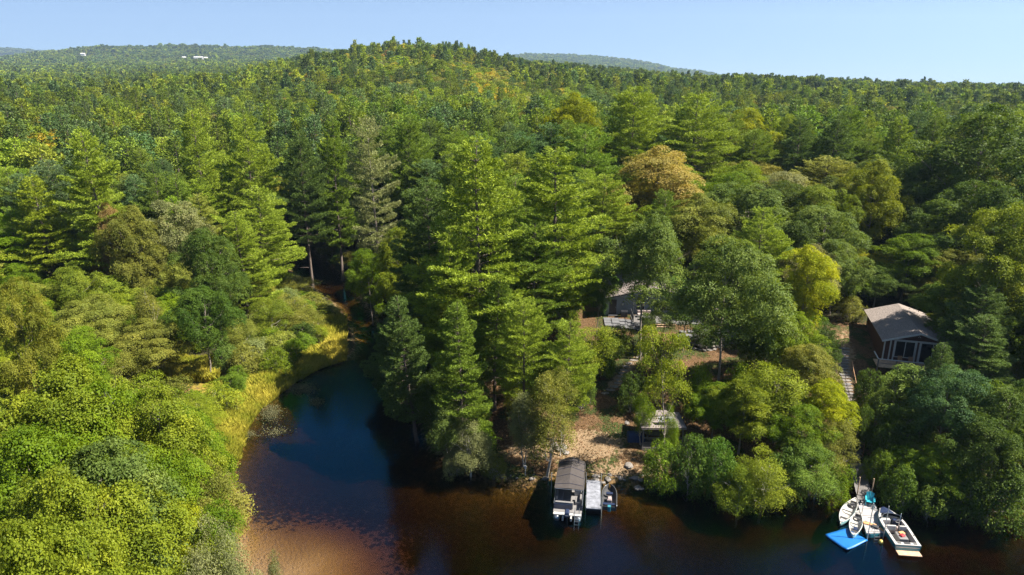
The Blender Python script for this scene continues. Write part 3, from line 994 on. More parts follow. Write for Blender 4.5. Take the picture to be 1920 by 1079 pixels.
for q in ((1215, 590, 84, 1.2, G_DARK, 'small dark shrub against the cottage deck, left of the stairs'), (1130, 668, 73, 1.6, G_MAPLE, 'green shrub left of the footpath halfway up'),
          (1325, 610, 80, 1.6, G_DARK, 'dark shrub on the terrace edge under the oaks'), (1425, 628, 74, 2.0, G_DARK, 'dark shrub closing the right end of the clearing'),
          (1090, 700, 68, 1.5, G_DARK, 'dark shrub under the pines left of the footpath'),
          (1600, 560, 86, 1.8, G_OLIVE, 'olive shrub left of the red cabin roof'),
          (1630, 700, 66, 1.4, G_DARK, 'dark shrub below the left end of the cabin deck'),
          (1655, 735, 63, 1.6, G_OAK, 'grey-green shrub on the slope below the cabin deck'), (1665, 800, 59, 1.7, G_DARK, 'dark shrub on the bank right of the timber steps'),
          (1650, 850, 56.5, 1.2, (0.09, 0.13, 0.02), 'green shrub right of the bleached log')):
    F_('shrub', *q)
F_('maple', 1585, 500, 92, 3.4, G_MAPLE, 'green maple up and left of the red cabin roof', 0)
F_('maple', 1650, 500, 90, 3.2, G_DARK, 'dark maple directly behind the red cabin ridge', 1)
F_('maple', 1750, 520, 88, 3.2, G_OLIVE, 'olive maple behind the right slope of the cabin roof', 2)
F_('birch', 1258, 765, 59.8, 0.9, G_MAPLE, 'slim leafy tree crossing the front of the pavilion roof', 0)
F_('shrub', 1572, 712, 66.5, 1.1, G_OLIVE, 'olive shrub crowding the timber steps from the left')
F_('shrub', 1622, 765, 61, 1.0, G_DARK, 'dark shrub crowding the timber steps from the right')
# --- left bank, near
L_ = [(60, 690, 52, 4.6, G_LIME), (170, 720, 50, 4.4, G_MAPLE), (275, 735, 50, 3.7, G_LIME), (330, 750, 52, 2.9, G_MAPLE),
      (70, 800, 44, 4.4, G_MAPLE), (185, 840, 42, 4.1, G_OAK), (300, 835, 44, 3.5, G_MAPLE), (362, 850, 46, 2.3, G_OLIVE),
      (60, 900, 38, 3.6, G_LIME), (235, 905, 39.5, 4.0, G_LIME), (340, 905, 42, 2.7, (0.155, 0.175, 0.018)), (160, 985, 33, 3.0, G_LIME),
      (20, 1000, 31, 3.2, G_LIME)]
nm = ['yellow-green maple at the left edge below the marsh clearing', 'green maple right of the left-edge maple below the clearing', 'lime maple with dead limbs showing on top',
      'green maple beside the yellow sedge at the inlet', 'green maple at the left edge halfway down the near woods', 'broad grey-green maple in the heart of the near left woods',
      'green maple beside the inlet mouth', 'olive tree at the inlet mouth, right side of the near woods', 'lime maple at the left edge near the bottom',
      'wide lime maple over the campsite', 'yellow-leaved maple reaching over the shallow sandy water', 'low lime maple at the bottom left',
      'lime maple in the bottom left corner']
for (u, v, r, R, t), l in zip(L_, nm):
    F_('maple', u, v, r, R, t, l)
F_('birch', 425, 965, 40, 1.8, G_GREY, 'silver-green birch at the bottom beside the sandy shallows', 0)
F_('birch', 375, 1015, 36, 1.8, G_GREY, 'short silver-green birch at the bottom of the picture', 1)
F_('birch', 505, 1050, 36, 0.9, G_GREY, 'tip of a silver sapling at the bottom edge over the water', 2)
# --- left bank, middle
F_('oak', 390, 430, 98, 5.0, G_DARK, 'dark green dense tree in the middle of the left woods', 0)
F_('oak', 370, 540, 88, 4.2, (0.05, 0.085, 0.015), 'dark green tree at the edge of the marsh clearing', 1)
F_('birch', 265, 530, 92, 2.4, G_OLIVE, 'narrow olive birch left of the dark green dense tree', 0)
F_('pine', 470, 350, 112, 6.0, G_PINE2, 'low broad pine with flat layered boughs by the inlet head', 3)
F_('pine', 440, 395, 106, 5.5, G_PINE2, 'flat-layered pine touching the shadowed inlet head', 0)
F_('maple', 245, 385, 112, 4.0, G_OLIVE, 'olive maple beside the rust-topped tree', 1)
F_('maple', 205, 378, 116, 3.0, G_RUST, 'rust-topped tree in the left woods', 2)
F_('oak', 330, 375, 115, 5.6, G_GREY, 'pale grey-green oak above the left woods', 2)
F_('birch', 495, 540, 108, 3.6, G_OLIVE, 'olive bush-like tree along the inlet left bank', 0)
F_('birch', 560, 585, 99, 3.0, G_OLIVE, 'olive tree near the tip of the left bank', 1)
F_('shrub', 585, 552, 112, 2.6, G_OLIVE, 'olive shrub high on the inlet left bank')
F_('shrub', 612, 575, 107, 2.4, (0.12, 0.14, 0.02), 'yellow-green shrub on the inlet left bank above the tip')
F_('birch', 555, 520, 120, 2.8, G_OLIVE, 'olive leaning tree at the top of the inlet left bank', 1)
F_('shrub', 560, 575, 108, 2.2, G_GREY, 'grey-green shrub behind the olive tree on the left bank')
F_('shrub', 622, 618, 100, 1.3, G_LIME, 'lime shrub at the water tip of the left bank')
F_('shrub', 592, 606, 101, 2.0, G_OLIVE, 'olive shrub at the tip of the left bank')
F_('maple', 20, 530, 80, 2.8, (0.14, 0.145, 0.025), 'golden maple at the left edge')

# ------------------------------------------------------------------ forest filler
KEEP = [  # parts of the picture where no filler tree may stand in front
    [(455, 1079), (470, 960), (435, 870), (455, 810), (540, 720), (640, 672), (668, 650), (655, 600), (600, 545), (540, 500), (520, 450), (545, 440), (600, 480), (680, 560), (760, 700), (800, 830), (860, 885), (960, 905), (1300, 900), (1420, 960), (1560, 950), (1640, 925), (1750, 955), (1920, 965), (1920, 1079)],
    [(930, 800), (1030, 770), (1095, 725), (1205, 720), (1210, 790), (1290, 770), (1300, 850), (1200, 905), (940, 905)],
    [(1118, 540), (1300, 540), (1400, 640), (1400, 720), (1290, 730), (1130, 740), (1110, 620)],
    [(1605, 600), (1625, 560), (1700, 550), (1780, 600), (1775, 690), (1630, 700), (1622, 800), (1640, 940), (1590, 940), (1585, 800), (1575, 700), (1575, 640)],
    [(265, 670), (400, 670), (400, 712), (265, 712)],
    [(440, 850), (440, 770), (560, 690), (640, 630), (660, 670), (560, 740), (470, 830)],
    [(1200, 760), (1290, 760), (1290, 850), (1200, 850)],
]
def inpoly(u, v, poly):
    ins = np.zeros(np.shape(u), bool)
    for i in range(len(poly)):
        ax, ay = poly[i]
        bx, by = poly[(i + 1) % len(poly)]
        if ay == by:
            continue
        ins ^= ((ay > v) != (by > v)) & (u < (bx - ax) * (v - ay) / (by - ay) + ax)
    return ins

def candidates(r0, r1, a0, a1, smin, k):
    X, Y = [], []
    r = r0
    while r < r1:
        s = max(smin, k * r)
        n = max(1, int(math.radians(a1 - a0) * r / s))
        a = np.radians(a0) + (np.arange(n) + RNG.uniform(0, 1)) / n * math.radians(a1 - a0)
        a = a + RNG.uniform(-0.42, 0.42, n) * s / r
        q = r + RNG.uniform(-0.42, 0.42, n) * s
        X.append(q * np.sin(a))
        Y.append(q * np.cos(a))
        r += s
    return np.concatenate(X), np.concatenate(Y)

def canopy_visible(x, y, z, H):
    """drop trees that hills and nearer canopy hide from anywhere near the viewpoint"""
    r, a = np.hypot(x, y), np.arctan2(x, y)
    t = (z + H - CAM_H) / r
    rg = np.geomspace(60, 9000, 260)
    ag = np.radians(np.arange(-58, 58.1, 0.5))
    A, R = np.meshgrid(ag, rg, indexing='ij')
    Z = hgt(R * np.sin(A), R * np.cos(A)) + 11
    T = np.maximum.accumulate((Z - CAM_H) / R, axis=1)
    ia = np.clip(np.round((a - ag[0]) / (ag[1] - ag[0])).astype(int), 0, len(ag) - 1)
    ir = np.clip(np.searchsorted(rg, r * 0.96 - 12) - 1, 0, len(rg) - 1)
    return (t > T[ia, ir] - 2.0 / r) | (r < 75)

def tints(n, kindmap, x, y):
    """colour per tree; kindmap 0 pine, 1 broadleaf"""
    base = np.zeros((n, 3))
    q = RNG.uniform(0, 1, n)
    pal_p = np.array([G_PINE, G_PINE2, G_PINED, G_PINE, (0.065, 0.10, 0.04)])
    pal_b = np.array([G_MAPLE, G_MAPLE, G_OAK, G_OLIVE, G_OLIVE, G_DARK, G_LIME, G_OAK, (0.10, 0.14, 0.02), G_GREY, (0.20, 0.19, 0.03), G_RUST])
    w = np.array([3, 3, 2, 3, 2, 1.5, 1.6, 2, 3, 1.2, 0.8, 0.15])
    bi = RNG.choice(len(pal_b), n, p=w / w.sum())
    pi = RNG.choice(len(pal_p), n)
    base = np.where((kindmap == 0)[:, None], pal_p[pi], pal_b[bi])
    return base * RNG.uniform(0.85, 1.15, (n, 1)) * RNG.uniform(0.94, 1.06, (n, 3))

x, y = candidates(28, 235, -50, 50, 5.0, 0.0)
d = sdist(x, y)
ok = (d > 1.0)
x, y, d = x[ok], y[ok], d[ok]
z = hgt(x, y)
u0, v0 = project(x, y, z)
r = np.hypot(x, y)
xc = np.interp(y, [0, 50, 105, 175, 260, 400], [-14, -14, -27, -61, -80, -80])
left = x < xc
nz = fbm(x / 28.0, y / 28.0, 21)
nz2 = RNG.uniform(0, 1, len(x))
pprob = np.where(left, np.where(r < 118, 0.04, 0.62), np.where(u0 < 1160, 0.82, np.where(r > 150, 0.5, 0.10)))
pprob = np.clip(pprob + (nz - 0.5) * 0.9 * (pprob > 0.15), 0, 1)
isp = nz2 < pprob
H = np.where(isp, RNG.uniform(15, 23, len(x)), RNG.uniform(9, 15, len(x)))
H = np.where(left & (r < 115) & (d < 30), np.clip(2.6 + d * 0.36, 2, 9) * RNG.uniform(0.8, 1.25, len(x)), H)
H = np.where(left & (r < 115) & (d >= 30), RNG.uniform(7, 12, len(x)), H)
H = np.where(left & (r < 60), RNG.uniform(9, 13.5, len(x)), H)
isp &= ~(left & (r < 115) & (H < 9))
nearshore = (~left) & (d < 9) & (u0 > 1180)
H = np.where(nearshore, RNG.uniform(3, 7, len(x)), H)
chan = (~left) & (u0 < 850) & (r < 135) & (d < 13)
H = np.where(chan, RNG.uniform(5, 9, len(x)), H)
H = np.where((~left) & (u0 > 1180) & (r < 85) & ~nearshore, RNG.uniform(6, 11, len(x)), H)
isp &= ~nearshore
isp &= ~chan
Rr = np.where(isp, H * RNG.uniform(0.22, 0.29, len(x)), np.maximum(H * RNG.uniform(0.34, 0.48, len(x)), 2.2))
tin = tints(len(x), np.where(isp, 0, 1), x, y)
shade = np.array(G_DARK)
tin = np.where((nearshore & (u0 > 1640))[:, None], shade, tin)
lb = left & (r < 125)
pal_l = np.array([(0.115, 0.145, 0.022), G_LIME, G_MAPLE, G_MAPLE, (0.145, 0.16, 0.035), (0.13, 0.155, 0.02), G_OLIVE])
tin = np.where(lb[:, None], pal_l[RNG.choice(len(pal_l), len(x))] * RNG.uniform(0.95, 1.25, (len(x), 1)), tin)
bad = np.zeros(len(x), bool)
for fh in (0.1, 0.5, 0.95):
    for sx in (-0.75, 0, 0.75):
        uu, vv = project(x + sx * Rr, y, z + H * fh)
        for poly in KEEP:
            bad |= inpoly(uu, vv, poly)
fx = np.array([t[0] for t in TREES]); fy = np.array([t[1] for t in TREES]); fr = np.array([t[2] for t in TREES])
for i in range(len(x)):
    if (np.hypot(fx - x[i], fy - y[i]) < (fr + Rr[i]) * 0.62).any():
        bad[i] = True
# do not hide the hand-placed trees of the middle ground behind taller filler in front of them
bad |= ~canopy_visible(x, y, z, H)
order = np.argsort(r)
npine = sum(1 for t in ALLT if t['kind'] in ('pine', 'bare_pine'))
nbroad = {'sapling': 0, 'maple': 0, 'oak': 0, 'birch': 0, 'shrub': 0}
for t in ALLT:
    if t['kind'] in nbroad:
        nbroad[t['kind']] += 1
FARX = []
def kmid(i):
    if isp[i]:
        return 'pine'
    if H[i] < 4.2:
        return 'shrub'
    if H[i] < 7.5:
        return 'birch' if nz2[i] < 0.75 else 'maple'
    return 'maple' if RNG.uniform() < 0.6 else 'oak'
for i in order:
    if bad[i]:
        continue
    kd = kmid(i)
    full = (npine >= 295) if kd == 'pine' else (nbroad[kd] >= 290)
    if full or r[i] > 215:
        FARX.append((x[i], y[i], z[i], H[i], Rr[i], 0 if isp[i] else 1, *tin[i]))
        continue
    if kd == 'pine':
        npine += 1
    else:
        nbroad[kd] += 1
    RR = Rr[i] * (1.0 if kd == 'pine' else (1.0 if kd in ('maple', 'oak') else 1.1))
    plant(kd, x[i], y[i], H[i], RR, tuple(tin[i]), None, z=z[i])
# understory and young growth between the trees
x, y = candidates(38, 150, -48, 48, 3.1, 0.0)
d = sdist(x, y)
ok = d > 0.8
x, y, d = x[ok], y[ok], d[ok]
z = hgt(x, y)
H = RNG.uniform(2.0, 5.2, len(x))
Rr = np.clip(H * RNG.uniform(0.5, 0.7, len(x)), 1.3, 2.8)
tin = tints(len(x), np.ones(len(x)), x, y)
bad = np.zeros(len(x), bool)
for fh in (0.1, 0.9):
    for sx in (-0.8, 0, 0.8):
        uu, vv = project(x + sx * Rr, y, z + H * fh)
        for poly in KEEP:
            bad |= inpoly(uu, vv, poly)
fx = np.array([t[0] for t in TREES]); fy = np.array([t[1] for t in TREES]); fr = np.array([t[2] for t in TREES])
for i in np.argsort(np.hypot(x, y)):
    if bad[i] or (np.hypot(fx - x[i], fy - y[i]) < fr * 0.45 + Rr[i] * 0.35).any():
        continue
    kd = 'shrub' if nbroad['shrub'] < 292 else 'birch'
    if nbroad[kd] >= 292:
        break
    nbroad[kd] += 1
    plant(kd, x[i], y[i], H[i], Rr[i], tuple(tin[i]), None, z=z[i])
print('individual trees', len(ALLT), npine, nbroad)

# labels of the filler trees: where each stands relative to something one can find
SHORT = 1
MARKS = [('grey cottage', 1190, 560), ('red cabin', 1690, 600), ('orange-leaved maple', 1240, 340), ('bright yellow maple', 1085, 215),
         ('bare-trunked pine', 695, 320), ('tallest point pine', 885, 400), ('marsh clearing', 335, 690), ('head of the inlet', 535, 450),
         ('large round oak', 1410, 420), ('huge dark oak', 1850, 300), ('rust-topped tree', 205, 385), ('hilltop', 770, 90), ('shoreline thicket', 1450, 760),
         ('sedge along the inlet', 500, 740), ('campsite', 250, 1010), ('layered yellow-green pine', 150, 290), ('golden maple', 20, 560),
         ('wide-crowned pine', 1190, 210), ('orange-tipped yellow maple', 1650, 350), ('flat-layered pine', 450, 430), ('boardwalk', 1605, 860),
         ('broad grey-green maple', 190, 870), ('brownish pine', 1545, 330), ('plume-topped pine', 360, 240)]
def colour_word(t):
    r_, g_, b_ = t
    if r_ > g_ * 1.25: return 'rust-coloured'
    if r_ > 0.17: return 'yellow-green'
    if g_ > 0.15: return 'bright green'
    if b_ > 0.045 and g_ > 0.12: return 'grey-green'
    if r_ > g_ * 0.88: return 'olive green'
    if g_ < 0.095: return 'dark green'
    return 'mid green'
ORD = ['', 'nearest', 'second nearest', 'third nearest', 'fourth nearest', 'fifth nearest', 'sixth nearest', 'seventh nearest', 'eighth nearest', 'ninth nearest', 'tenth nearest',
       'eleventh nearest', 'twelfth nearest', 'thirteenth nearest', 'fourteenth nearest', 'fifteenth nearest', 'sixteenth nearest']
DIRS = ['to the right of', 'up and right of', 'above', 'up and left of', 'to the left of', 'down and left of', 'below', 'down and right of']
buckets = {}
for t in ALLT:
    if not t['auto']:
        continue
    m = min(MARKS, key=lambda q: math.hypot(q[1] - t['u'], q[2] - t['v']))
    k = int(round(math.degrees(math.atan2(m[2] - t['v'], t['u'] - m[1])) / 45)) % 8
    dd = math.hypot(m[1] - t['u'], m[2] - t['v'])
    w = colour_word(t['tint'])
    buckets.setdefault((m[0], k, w, CATS[t['kind']][1]), []).append((dd, t))
for (mk, k, w, kd), lst in buckets.items():
    lst.sort(key=lambda q: q[0])
    for i, (_, t) in enumerate(lst):
        if i + 1 < len(ORD):
            o_ = '' if len(lst) == 1 else ', ' + ORD[i + 1] + ' such'
            t['e']['label'] = f'{w} {kd} {DIRS[k]} the {mk}{o_}'
        else:
            t['e']['label'] = f'{w} {kd} far {DIRS[k]} the {mk}'
        t['e']['group'] = {'pine': 'pines of the surrounding woods', 'shrub': 'shrubs along the banks'}.get(kd, kd + 's of the surrounding woods')

# ------------------------------------------------------------------ far forest (instanced)
x, y = candidates(216, 5200, -43, 43, 7.0, 0.0046)
x2, y2 = candidates(7000, 9000, -43, -25, 30, 0.0042)
x, y = np.concatenate([x, x2]), np.concatenate([y, y2])
r = np.hypot(x, y)
z = hgt(x, y)
u0, v0 = project(x, y, z + 15)
nz = fbm(x / 60.0, y / 60.0, 31)
pp = np.where(r < 380, 0.55, 0.6) + (nz - 0.5) * 1.1
onhill = (u0 > 520) & (u0 < 960) & (r > 330) & (r < 1000)
pp = np.where(onhill, 0.25 + (nz - 0.5) * 0.9, pp)
pp = np.where((u0 > 1400) & (r < 330), 0.25, pp)
isp = RNG.uniform(0, 1, len(x)) < pp
H = np.where(isp, RNG.uniform(15, 22, len(x)), RNG.uniform(12, 17, len(x)))
H *= np.where(r > 1200, RNG.uniform(0.8, 1.15, len(x)), 1)
s = np.maximum(7.0, 0.0046 * r)
H *= 0.82 + 0.4 * fbm(x / 45.0, y / 45.0, 77) * RNG.uniform(0.8, 1.25, len(x))
Rr = np.where(isp, RNG.uniform(0.42, 0.80, len(x)), RNG.uniform(0.55, 1.05, len(x))) * s
vis = canopy_visible(x, y, z, H)
FIELDS = []
BARN_PX = [(345, 113, 12, 9), (372, 113, 32, 10), (386, 114, 12, 9), (155, 106, 16, 10)]
BARNS = []
for (u, v, wd, dp) in BARN_PX:
    p = ground_at(u, v)
    BARNS.append((p, wd, dp))
    n = math.hypot(p.x, p.y)
    FIELDS.append((p.x / n, p.y / n, n))
for fx_, fy_, n in FIELDS:
    along = x * fx_ + y * fy_
    across = np.abs(-x * fy_ + y * fx_)
    vis &= ~((across < 26) & (along < n + 15) & (along > n - 260))
x, y, z, H, Rr, isp, r = [a[vis] for a in (x, y, z, H, Rr, isp, r)]
tin = tints(len(x), np.where(isp, 0, 1), x, y)
yel = (~isp) & (RNG.uniform(0, 1, len(x)) < 0.05)
tin = np.where(yel[:, None], np.array((0.21, 0.18, 0.03)), tin)
patch = fbm(x / 70.0, y / 70.0, 91)[:, None]
tin = tin * (0.55 + 0.75 * patch) * np.array([1.12, 1.05, 1.0]) * RNG.uniform(0.75, 1.25, (len(x), 1))
fx = np.array(FARX) if FARX else np.zeros((0, 9))
x = np.concatenate([x, fx[:, 0]]); y = np.concatenate([y, fx[:, 1]]); z = np.concatenate([z, fx[:, 2]])
H = np.concatenate([H, fx[:, 3]]); Rr = np.concatenate([Rr, fx[:, 4]]); isp = np.concatenate([isp, fx[:, 5] < 0.5])
tin = np.concatenate([tin, fx[:, 6:9]])
r = np.hypot(x, y)
print('far trees', len(x))

def lod_mesh(name, res, leafm, barkm, H0, R0):
    (V, F, tone), (TV_, TF) = res
    V2, F2 = join([(V, F), (TV_, TF)])
    V2 = V2 / np.array([R0, R0, H0])
    me = np_mesh(name, V2, F2, [M[leafm], M[barkm]], {'tone': ('FACE', np.concatenate([tone, np.zeros(len(TF))]))}, midx=np.concatenate([np.zeros(len(F)), np.ones(len(TF))]))
    return bpy.data.objects.new(name, me)

LOD = {}
for li, (lf, nl, nt_, nw, nd, tl, tw, sp_) in enumerate([(0.42, 5200, 1500, 5, 4, 0.6, 0.2, 1.0), (0.8, 1300, 520, 3, 3, 1.3, 0.5, 1.5), (1.7, 330, 130, 3, 3, 2.4, 1.1, 2.4)]):
    cb, cp = bpy.data.collections.new('lod_broad_%d' % li), bpy.data.collections.new('lod_pine_%d' % li)
    for s_ in range(3):
        cb.objects.link(lod_mesh('broadleaf_lod%d_%d' % (li, s_), broadleaf(700 + s_ + li * 10, 15, 4.8, base=0.15, leaf=lf, nleaf=nl, nblob=26 - li * 6, spray=0.7 + lf * 0.6, flat=0.75, blobr=(0.24, 0.38), rag=0.25), 'leaf_far', 'bark_oak', 15, 4.8))
        cp.objects.link(lod_mesh('pine_lod%d_%d' % (li, s_), pine(800 + s_ + li * 10, 20, 4.4, base=0.15, ntuft=nt_, needles=nd, tl=tl, tw=tw, spacing=sp_, dead=0), 'needle_far', 'bark_pine', 20, 4.4))
    LOD[li] = (cp, cb)

def scatter(name, sel, coll, label):
    n = int(sel.sum())
    if n == 0:
        return
    P = np.stack([x[sel], y[sel], z[sel] - 0.5], 1)
    me = bpy.data.meshes.new(name)
    me.vertices.add(n)
    me.vertices.foreach_set('co', P.astype(np.float32).ravel())
    a = me.attributes.new('scl', 'FLOAT_VECTOR', 'POINT')
    a.data.foreach_set('vector', np.stack([Rr[sel], Rr[sel], H[sel]], 1).astype(np.float32).ravel())
    a = me.attributes.new('rot', 'FLOAT', 'POINT')
    a.data.foreach_set('value', RNG.uniform(0, 6.28, n).astype(np.float32))
    a = me.attributes.new('idx', 'INT', 'POINT')
    a.data.foreach_set('value', RNG.integers(0, 3, n).astype(np.int32))
    a = me.attributes.new('tint', 'FLOAT_COLOR', 'POINT')
    a.data.foreach_set('color', np.concatenate([tin[sel], np.ones((n, 1))], 1).astype(np.float32).ravel())
    me.update()
    o = link(name, me)
    ng = bpy.data.node_groups.new(name, 'GeometryNodeTree')
    ng.interface.new_socket('Geometry', in_out='INPUT', socket_type='NodeSocketGeometry')
    ng.interface.new_socket('Geometry', in_out='OUTPUT', socket_type='NodeSocketGeometry')
    gi, go = ng.nodes.new('NodeGroupInput'), ng.nodes.new('NodeGroupOutput')
    ci = ng.nodes.new('GeometryNodeCollectionInfo')
    ci.inputs['Collection'].default_value = coll
    ci.inputs['Separate Children'].default_value = True
    ci.inputs['Reset Children'].default_value = True
    iop = ng.nodes.new('GeometryNodeInstanceOnPoints')
    iop.inputs['Pick Instance'].default_value = True
    def na(nm, ty):
        q = ng.nodes.new('GeometryNodeInputNamedAttribute')
        q.data_type = ty
        q.inputs['Name'].default_value = nm
        return q.outputs[0]
    cmb = ng.nodes.new('ShaderNodeCombineXYZ')
    ng.links.new(na('rot', 'FLOAT'), cmb.inputs[2])
    ng.links.new(gi.outputs[0], iop.inputs['Points'])
    ng.links.new(ci.outputs[0], iop.inputs['Instance'])
    ng.links.new(na('idx', 'INT'), iop.inputs['Instance Index'])
    ng.links.new(cmb.outputs[0], iop.inputs['Rotation'])
    ng.links.new(na('scl', 'FLOAT_VECTOR'), iop.inputs['Scale'])
    ng.links.new(iop.outputs[0], go.inputs[0])
    md = o.modifiers.new('scatter', 'NODES')
    md.node_group = ng
    return tag(o, label, None, None, 'stuff')

# (the forest's three detail levels differ only in mesh density)
bands = [(0, 420), (420, 1300), (1300, 99999)]
names = [('wooded_slope', 'pines and broadleaf trees closing the view on the slopes behind'), ('wooded_hill', 'mixed forest covering the middle hill'), ('distant_forest', 'distant hazy forest on the far ridges')]
for li, (a_, b_) in enumerate(bands):
    inb = (r >= a_) & (r < b_)
    scatter(names[li][0] + '_pines', inb & isp, LOD[li][0], names[li][1] + ', conifers')
    scatter(names[li][0] + '_broadleaf', inb & ~isp, LOD[li][1], names[li][1] + ', leafy trees')

# ------------------------------------------------------------------ pontoon boat
def yaw(p, q):
    """rotation that turns local +Y into the direction p -> q"""
    return math.atan2(-(q.x - p.x), q.y - p.y)

def shared(parent, name, me, loc, rz=0.0, rot=None):
    o = link(name, me, parent)
    o.location = loc
    o.rotation_euler = rot if rot else (0, 0, rz)
    return o

st, bw = at(1064, 960, 0.6), at(1073, 884, 2.5)
PB = thing('pontoon_boat', (st.x, st.y, 0.0), 'pontoon boat with taupe canopy moored left of the floating dock', 'boat', yaw(st, bw) * 0.8)
for sx in (-0.92, 0.92):
    t = MB().tube([(sx, -0.55, 0.16), (sx, -0.45, 0.16), (sx, -0.1, 0.16), (sx, 4.9, 0.16), (sx, 5.6, 0.24), (sx, 6.0, 0.36)], [0.12, 0.27, 0.31, 0.31, 0.22, 0.05], 16)
    p = t.build('pontoon', M['alu'], PB, True)
MB().box(-1.25, 1.25, -0.05, 5.9, 0.50, 0.58).build('deck', M['seat'], PB)
MB().box(-1.22, 1.22, -0.42, -0.06, 0.48, 0.56).build('stern_platform', M['white'], PB)
for sx in (-1, 1):
    MB().box(min(sx * 1.25, sx * 1.21), max(sx * 1.25, sx * 1.21), 0.35, 5.85, 0.585, 1.12).build('side_panel', M['navy'], PB)
    MB().tube([(sx * 1.24, 0.3, 1.15), (sx * 1.24, 5.85, 1.15)], 0.028, 6).build('rail', M['alu'], PB)
MB().box(-1.2, 0.35, 0.32, 0.36, 0.585, 1.10).build('rear_panel', M['navy'], PB)
def couch(x0, x1, y0, y1, back):
    c = MB().box(x0, x1, y0, y1, 0.60, 0.92).build('couch', M['seat'], PB, bevel=0.04)
    if back == 'y0': b = (x0, x1, y0 - 0.01, y0 + 0.16)
    elif back == 'x0': b = (x0 - 0.0, x0 + 0.16, y0 + .01, y1 - .01)
    else: b = (x1 - 0.16, x1, y0 + .01, y1 - .01)
    MB().box(b[0], b[1], b[2], b[3], 0.93, 1.25).build('couch_back', M['seat'], c, bevel=0.03)
couch(-1.15, 0.45, 0.42, 1.15, 'y0')
couch(-1.15, -0.55, 1.2, 2.6, 'x0')
couch(0.58, 1.15, 1.1, 1.9, 'x1')
couch(-1.15, -0.55, 3.6, 5.4, 'x0')
couch(0.55, 1.15, 3.6, 5.4, 'x1')
cs = MB().box(0.45, 1.1, 2.5, 3.1, 0.59, 1.35).build('helm_console', M['white'], PB, bevel=0.05)
MB().tube([(0.62 + 0.16 * math.cos(a * .5236), 2.42, 1.3 + 0.16 * math.sin(a * .5236)) for a in range(13)], 0.014, 5).build('steering_wheel', M['black'], cs)
# canopy: two slopes falling from a ridge, hipped at the rear
ny = 9
ring = []
for i in range(ny):
    q = i / (ny - 1)
    y = 1.15 + q * 4.75
    hip = min(1, q * 3.2)
    sag = 0.045 * (abs(math.sin(q * math.pi * 4)))
    zr = 2.22 + 0.36 * hip - sag
    w = 1.27 - 0.10 * q
    ring.append([(-w, y, 2.16), (-w * 0.5, y, 2.16 + (zr - 2.16) * 0.55), (0, y, zr), (w * 0.5, y, 2.16 + (zr - 2.16) * 0.55), (w, y, 2.16), (w, y, 2.12), (0, y, zr - 0.04), (-w, y, 2.12)])
cn = MB().loft(ring).build('canopy', M['cloth'], PB)
MB().box(-1.28, -1.25, 1.16, 5.9, 1.9, 2.17).build('canopy_valance', M['cloth'], cn)
MB().box(1.25, 1.28, 1.16, 5.9, 1.9, 2.17).build('canopy_valance', M['cloth'], cn)
for i in (1, 3, 5, 7):
    q = i / (ny - 1)
    y = 1.15 + q * 4.75
    w = 1.28 - 0.10 * q
    MB().tube([(-w, y, 2.175), (0, y, 2.24 + 0.36 * min(1, q * 3.2)), (w, y, 2.175)], 0.016, 5).build('seam', M['navy'], cn)
for sx in (-1, 1):
    for y in (1.2, 3.4, 5.7):
        MB().beam((sx * 1.22, y, 0.6), (sx * 1.22, y, 2.14), 0.035).build('canopy_pole', M['alu'], PB)
MB().tube([(-1.25, 1.12, 2.13), (1.25, 1.12, 2.13)], 0.022, 6).build('canopy_bar', M['alu'], PB)
om = MB().loft([[(-0.19, -0.9, 0.62), (0.19, -0.9, 0.62), (0.19, -0.42, 0.62), (-0.19, -0.42, 0.62)], [(-0.22, -0.98, 0.85), (0.22, -0.98, 0.85), (0.22, -0.38, 0.85), (-0.22, -0.38, 0.85)],
                [(-0.19, -0.92, 1.12), (0.19, -0.92, 1.12), (0.19, -0.42, 1.16), (-0.19, -0.42, 1.16)], [(-0.11, -0.8, 1.22), (0.11, -0.8, 1.22), (0.11, -0.5, 1.24), (-0.11, -0.5, 1.24)]])
ob = om.build('outboard_motor', M['navy'], PB, bevel=0.03)
MB().box(-0.08, 0.08, -0.78, -0.58, -0.5, 0.61).build('lower_unit', M['black'], ob)
MB().box(-0.17, 0.17, -0.992, -0.985, 0.84, 0.89).build('motor_stripe', M['white'], ob)
for sx in (-0.36, 0.36):
    MB().box(sx - 0.07, sx + 0.07, -0.8, -0.43, 0.2, 0.5).build('transom_bracket', M['white'], PB)
ld = MB()
for sx in (0.66, 1.04):
    ld.tube([(sx, -0.05, 0.62), (sx, -0.1, 1.15), (sx, -0.5, 1.18), (sx, -0.62, 0.6), (sx, -1.0, -0.5)], 0.022, 6)
for k in range(3):
    ld.beam((0.66, -0.64 - k * .1, 0.5 - k * .28), (1.04, -0.64 - k * .1, 0.5 - k * .28), 0.04)
ld.build('boarding_ladder', M['alu'], PB)

